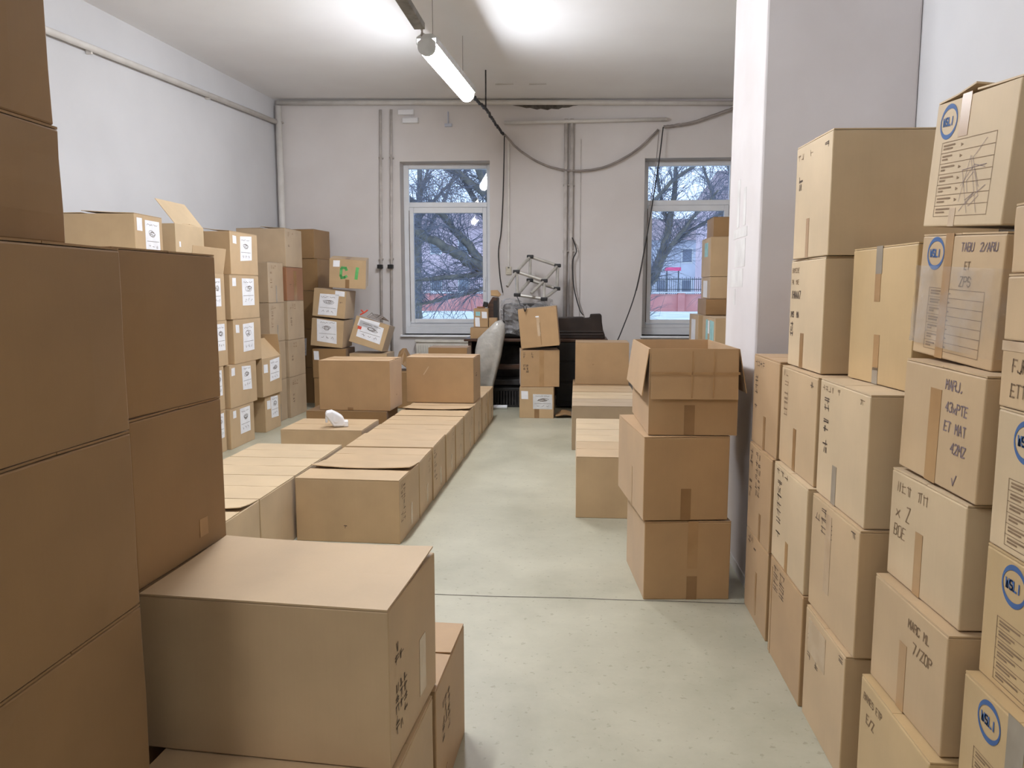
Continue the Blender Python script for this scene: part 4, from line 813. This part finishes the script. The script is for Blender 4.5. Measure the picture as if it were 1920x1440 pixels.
o = q.build('cardboard_scrap', 'brown'); sm = o.modifiers.new('t', 'SOLIDIFY'); sm.thickness = .006; sm.offset = 1; tag(o, 'bent brown piece of cardboard on the floor right of the stack before the desk', 'cardboard')

# ------------------------------------------------------------ outside
GZ = .35
q = MB(); q.quad((-60, OUT + .02, GZ), (60, OUT + .02, GZ), (60, 120, GZ), (-60, 120, GZ)); struct(q.build('ground_outside', 'snow'))
q = MB(); q.box(-60, 60, 25.4, 29.2, GZ, GZ + .02); tag(struct(q.build('road_outside', 'road')), None)
t = empty('boundary_wall', (0, 46, GZ)); tag(t, 'low pink rendered wall with pale coping across the road', 'wall')
px_ = [-16.4 + 2.5 * k for k in range(14)]
for i, x in enumerate(px_):
    q = MB(); q.box(x - .2, x + .2, -.2, .25, 0, 1.06); q.build('wall_post', 'pink', t)
    if i < len(px_) - 1:
        q = MB(); q.box(x + .2, px_[i + 1] - .2, -.1, .15, 0, 1.0); q.build('wall_panel', 'pink', t)
        q = MB(); q.box(x - .24, px_[i + 1] - .24, -.26, .3, 1.06, 1.14); q.build('coping_stone', 'coping', t)
t = empty('iron_fence', (0, 46.6, GZ)); tag(t, 'dark iron picket fence rising behind the pink wall', 'fence')
q = MB()
for k in range(170):
    x = -9.5 + k * .12; q.box(x - .014, x + .014, -.01, .01, 0, 1.95 + (.05 if k % 2 else 0))
o = q.build('fence_pickets', 'iron', t); o['kind'] = 'stuff'
for z in (1.25, 1.85):
    q = MB(); q.box(-9.6, 11, -.02, .02, z, z + .04); q.build('fence_rail', 'iron', t)
def building(name, label, x0, x1, y, h, wall, cols, rows):
    t = empty(name, ((x0 + x1) / 2, y, GZ)); tag(t, label, 'building'); w = x1 - x0
    q = MB(); q.box(-w / 2, w / 2, 0, 9, 0, h); q.build('wall', wall, t)
    q = MB(); q.v = [(-w / 2 - .4, -.5, h), (w / 2 + .4, -.5, h), (w / 2 + .4, 9.5, h), (-w / 2 - .4, 9.5, h), (-w / 2 + 1, 4.5, h + 2.6), (w / 2 - 1, 4.5, h + 2.6)]
    q.f = [(0, 1, 5, 4), (2, 3, 4, 5), (1, 2, 5), (3, 0, 4), (0, 3, 2, 1)]; q.build('roof', 'b_roof', t)
    for i in range(cols):
        for j in range(rows):
            x = -w / 2 + w * (i + .5) / cols; z = h * (j + .5) / rows
            q = MB(); q.box(x - .6, x + .6, -.06, .02, z - .8, z + .8); o = q.build('window', 'coping', t); q = MB(); q.box(x - .48, x + .48, -.08, -.06, z - .68, z + .68); q.build('pane', 'b_win', o)
    return t
building('apartment_house', 'pinkish far house behind the bare trees, seen in the left window', -24, -7, 78, 7.5, 'b_pink', 6, 2)
building('apartment_house', 'grey-blue far house behind the bare trees, seen in the right window', 5, 21, 84, 6.5, 'b_blue', 6, 2)
building('apartment_house', 'tall pinkish house far off behind the tree of the right window', 11.2, 19, 66, 9.0, 'b_pink', 3, 3)
q = MB(); q.box(6.15, 7.25, 55, 55.1, 2.92, 3.16); o = q.build('pink_sign', 'sign'); q = MB()
t = empty('street_sign', (6.7, 55, GZ)); tag(t, 'small pink sign board glimpsed through the right window', 'sign'); o.parent = t; o.location = (-6.7, -55, -GZ); o.name = 'sign_board'
for x in (-.4, .4):
    q = MB(); q.tube([(x, .15, 0), (x, .15, 2.78)], .04, 6); q.build('sign_post', 'iron', t)
def tree(name, label, base, limbs, seed, twig_n, droop, spread, ybias=1.0):
    """limbs: list of (points, radii); twigs grow from the limbs in two generations"""
    rng = random.Random(seed); t = empty(name, base); tag(t, label, 'tree', 'bare trees outside'); B = Vector(base)
    tw = MB(); first = True
    for pts, rad in limbs:
        P = [Vector(p) for p in pts]; q = MB(); out = []; rr = []
        for i in range(len(P) - 1):
            for k in range(5):
                f = k / 5; out.append(P[i].lerp(P[i + 1], f) + Vector([rng.uniform(-1, 1) * rad[i] * .25 for _ in range(3)])); rr.append(rad[i] + (rad[i + 1] - rad[i]) * f)
        out.append(P[-1]); rr.append(rad[-1])
        q.tube([p - B for p in out], rr, 7); q.build('trunk' if first else 'limb', 'bark', t, smooth=True); first = False
        n = int(twig_n * sum((a - b).length for a, b in zip(P, P[1:])))
        for _ in range(n):
            i = rng.randrange(len(out) - 1); s = out[i].lerp(out[i + 1], rng.random())
            d = (out[i + 1] - out[i]).normalized() * .7 + Vector((rng.uniform(-1, 1), rng.uniform(-1, 1) * ybias, rng.uniform(-.3, 1.0)))
            d.normalize(); L = rng.uniform(.5, 1.0) * spread; r0 = min(rr[i] * .4, .009 * spread + .003)
            path = [s]; v = d.copy()
            for k in range(5):
                v = (v + Vector((rng.uniform(-.35, .35), rng.uniform(-.35, .35), rng.uniform(-.3, .25) - droop * k * .12))).normalized(); path.append(path[-1] + v * L / 5)
            tw.tube([p - B for p in path], [r0 * (1 - .16 * k) for k in range(6)], 4, False)
            for m_ in range(rng.randint(3, 5)):
                k = rng.randint(1, 5); s2 = path[k]; v2 = (v + Vector((rng.uniform(-1, 1), rng.uniform(-1, 1), rng.uniform(-.6, .7)))).normalized(); p2 = [s2]
                for u in range(4):
                    v2 = (v2 + Vector((rng.uniform(-.25, .25), rng.uniform(-.25, .25), -droop * .35 + rng.uniform(-.15, .15)))).normalized(); p2.append(p2[-1] + v2 * L * .16)
                tw.tube([p - B for p in p2], [r0 * .45, r0 * .38, r0 * .3, r0 * .22, r0 * .14], 3, False)
    o = tw.build('twigs', 'twig', t); o['kind'] = 'stuff'
    return t
# big tree whose limbs cross the left window (trunk hidden behind the wall pier)
tree('bare_tree', 'large bare tree with thick limbs crossing the left window', (-1.55, 21, GZ), [
    ([(-1.55, 21, GZ), (-1.75, 21, 1.6), (-2.15, 21, 3.6), (-2.75, 21.1, 5.3), (-3.3, 21.3, 7.5)], [.26, .24, .19, .15, .08]),
    ([(-1.75, 21, 1.7), (-2.6, 20.8, 2.15), (-3.3, 20.6, 2.6), (-4.0, 20.3, 3.0), (-5.4, 20.0, 3.9)], [.19, .17, .13, .10, .05]),
    ([(-2.35, 20.9, 2.1), (-3.0, 20.7, 2.9), (-3.6, 20.6, 3.6), (-4.6, 20.5, 4.0), (-6, 20.4, 4.4)], [.13, .11, .09, .06, .03]),
    ([(-2.3, 21, 4.0), (-3.2, 21.2, 4.7), (-4.2, 21.3, 5.2), (-5.6, 21.4, 5.6)], [.11, .08, .06, .03]),
    ([(-2.0, 21, 2.7), (-2.7, 21.4, 3.9), (-3.3, 21.5, 4.9), (-3.9, 21.6, 5.9)], [.10, .08, .06, .03]),
    ([(-2.2, 20.8, 2.0), (-3.4, 20.3, 1.9), (-4.6, 19.8, 1.8), (-6, 19.6, 2.1)], [.08, .06, .04, .02]),
    ([(-2.0, 20.9, 1.75), (-3.2, 20.4, 1.4), (-4.5, 20.0, 1.1), (-5.6, 19.8, 1.0)], [.06, .05, .035, .02])], 11, 17, .3, 1.5)
tree('bare_tree', 'slim bare tree standing close to the left edge of the left window', (-6.75, 33, GZ), [
    ([(-6.75, 33, GZ), (-6.75, 33, 2.0), (-6.7, 33, 4.0), (-6.6, 33, 7.0), (-6.3, 33, 10)], [.2, .18, .15, .10, .04]),
    ([(-6.7, 33, 3.4), (-5.6, 32.8, 5.2), (-4.6, 32.7, 7.4)], [.09, .07, .03]),
    ([(-6.7, 33, 2.9), (-7.7, 33, 4.6), (-8.2, 33, 7)], [.09, .07, .03]),
    ([(-6.65, 33, 4.6), (-5.4, 33, 6.0), (-3.9, 33, 7.0)], [.08, .05, .03]),
    ([(-6.6, 33, 5.5), (-5.9, 33.2, 8), (-5.4, 33.3, 10)], [.07, .05, .02])], 12, 15, .8, 1.9)
tree('bare_tree', 'bare spreading tree filling the right window', (2.05, 25, GZ), [
    ([(2.05, 25, GZ), (2.2, 25, 1.6), (2.55, 25, 2.3), (2.85, 25, 3.2), (3.0, 25, 4.4), (3.1, 25, 6.4)], [.22, .19, .16, .12, .09, .03]),
    ([(2.3, 25, 1.8), (2.9, 24.8, 2.9), (3.5, 24.7, 3.7), (4.3, 24.6, 4.6)], [.11, .08, .06, .03]),
    ([(2.15, 25, 1.5), (2.0, 25, 2.8), (1.9, 25, 4.2), (1.7, 25, 6)], [.10, .08, .06, .02]),
    ([(2.7, 25, 2.7), (3.4, 25.2, 3.3), (4.4, 25.3, 3.9), (5.2, 25.3, 4.3)], [.08, .06, .04, .02]),
    ([(2.9, 25, 3.4), (2.6, 25.2, 4.6), (2.4, 25.3, 6.2)], [.07, .05, .02]),
    ([(1.95, 25, 3.8), (2.9, 24.5, 4.9), (4.3, 24.3, 5.8), (5.4, 24.2, 6.3)], [.07, .06, .045, .02])], 13, 20, .1, 1.2)
tree('bare_tree', 'weeping bare tree farther back behind the right window', (7.5, 38, GZ), [
    ([(7.5, 38, GZ), (7.6, 38, 3), (7.9, 38, 6), (8.0, 38, 10)], [.25, .2, .14, .05]),
    ([(7.6, 38, 3.2), (9.0, 38, 5.6), (10.2, 38, 8.0)], [.12, .08, .03]),
    ([(7.7, 38, 3.6), (6.4, 38, 6), (5.5, 38, 8.5)], [.12, .08, .03]),
    ([(7.9, 38, 5.6), (9.2, 38, 7.6), (11.0, 38, 8.8)], [.1, .07, .03]),
    ([(7.9, 38, 5.2), (7.0, 38, 7.6), (6.8, 38, 10)], [.1, .07, .03])], 14, 14, .9, 2.1)
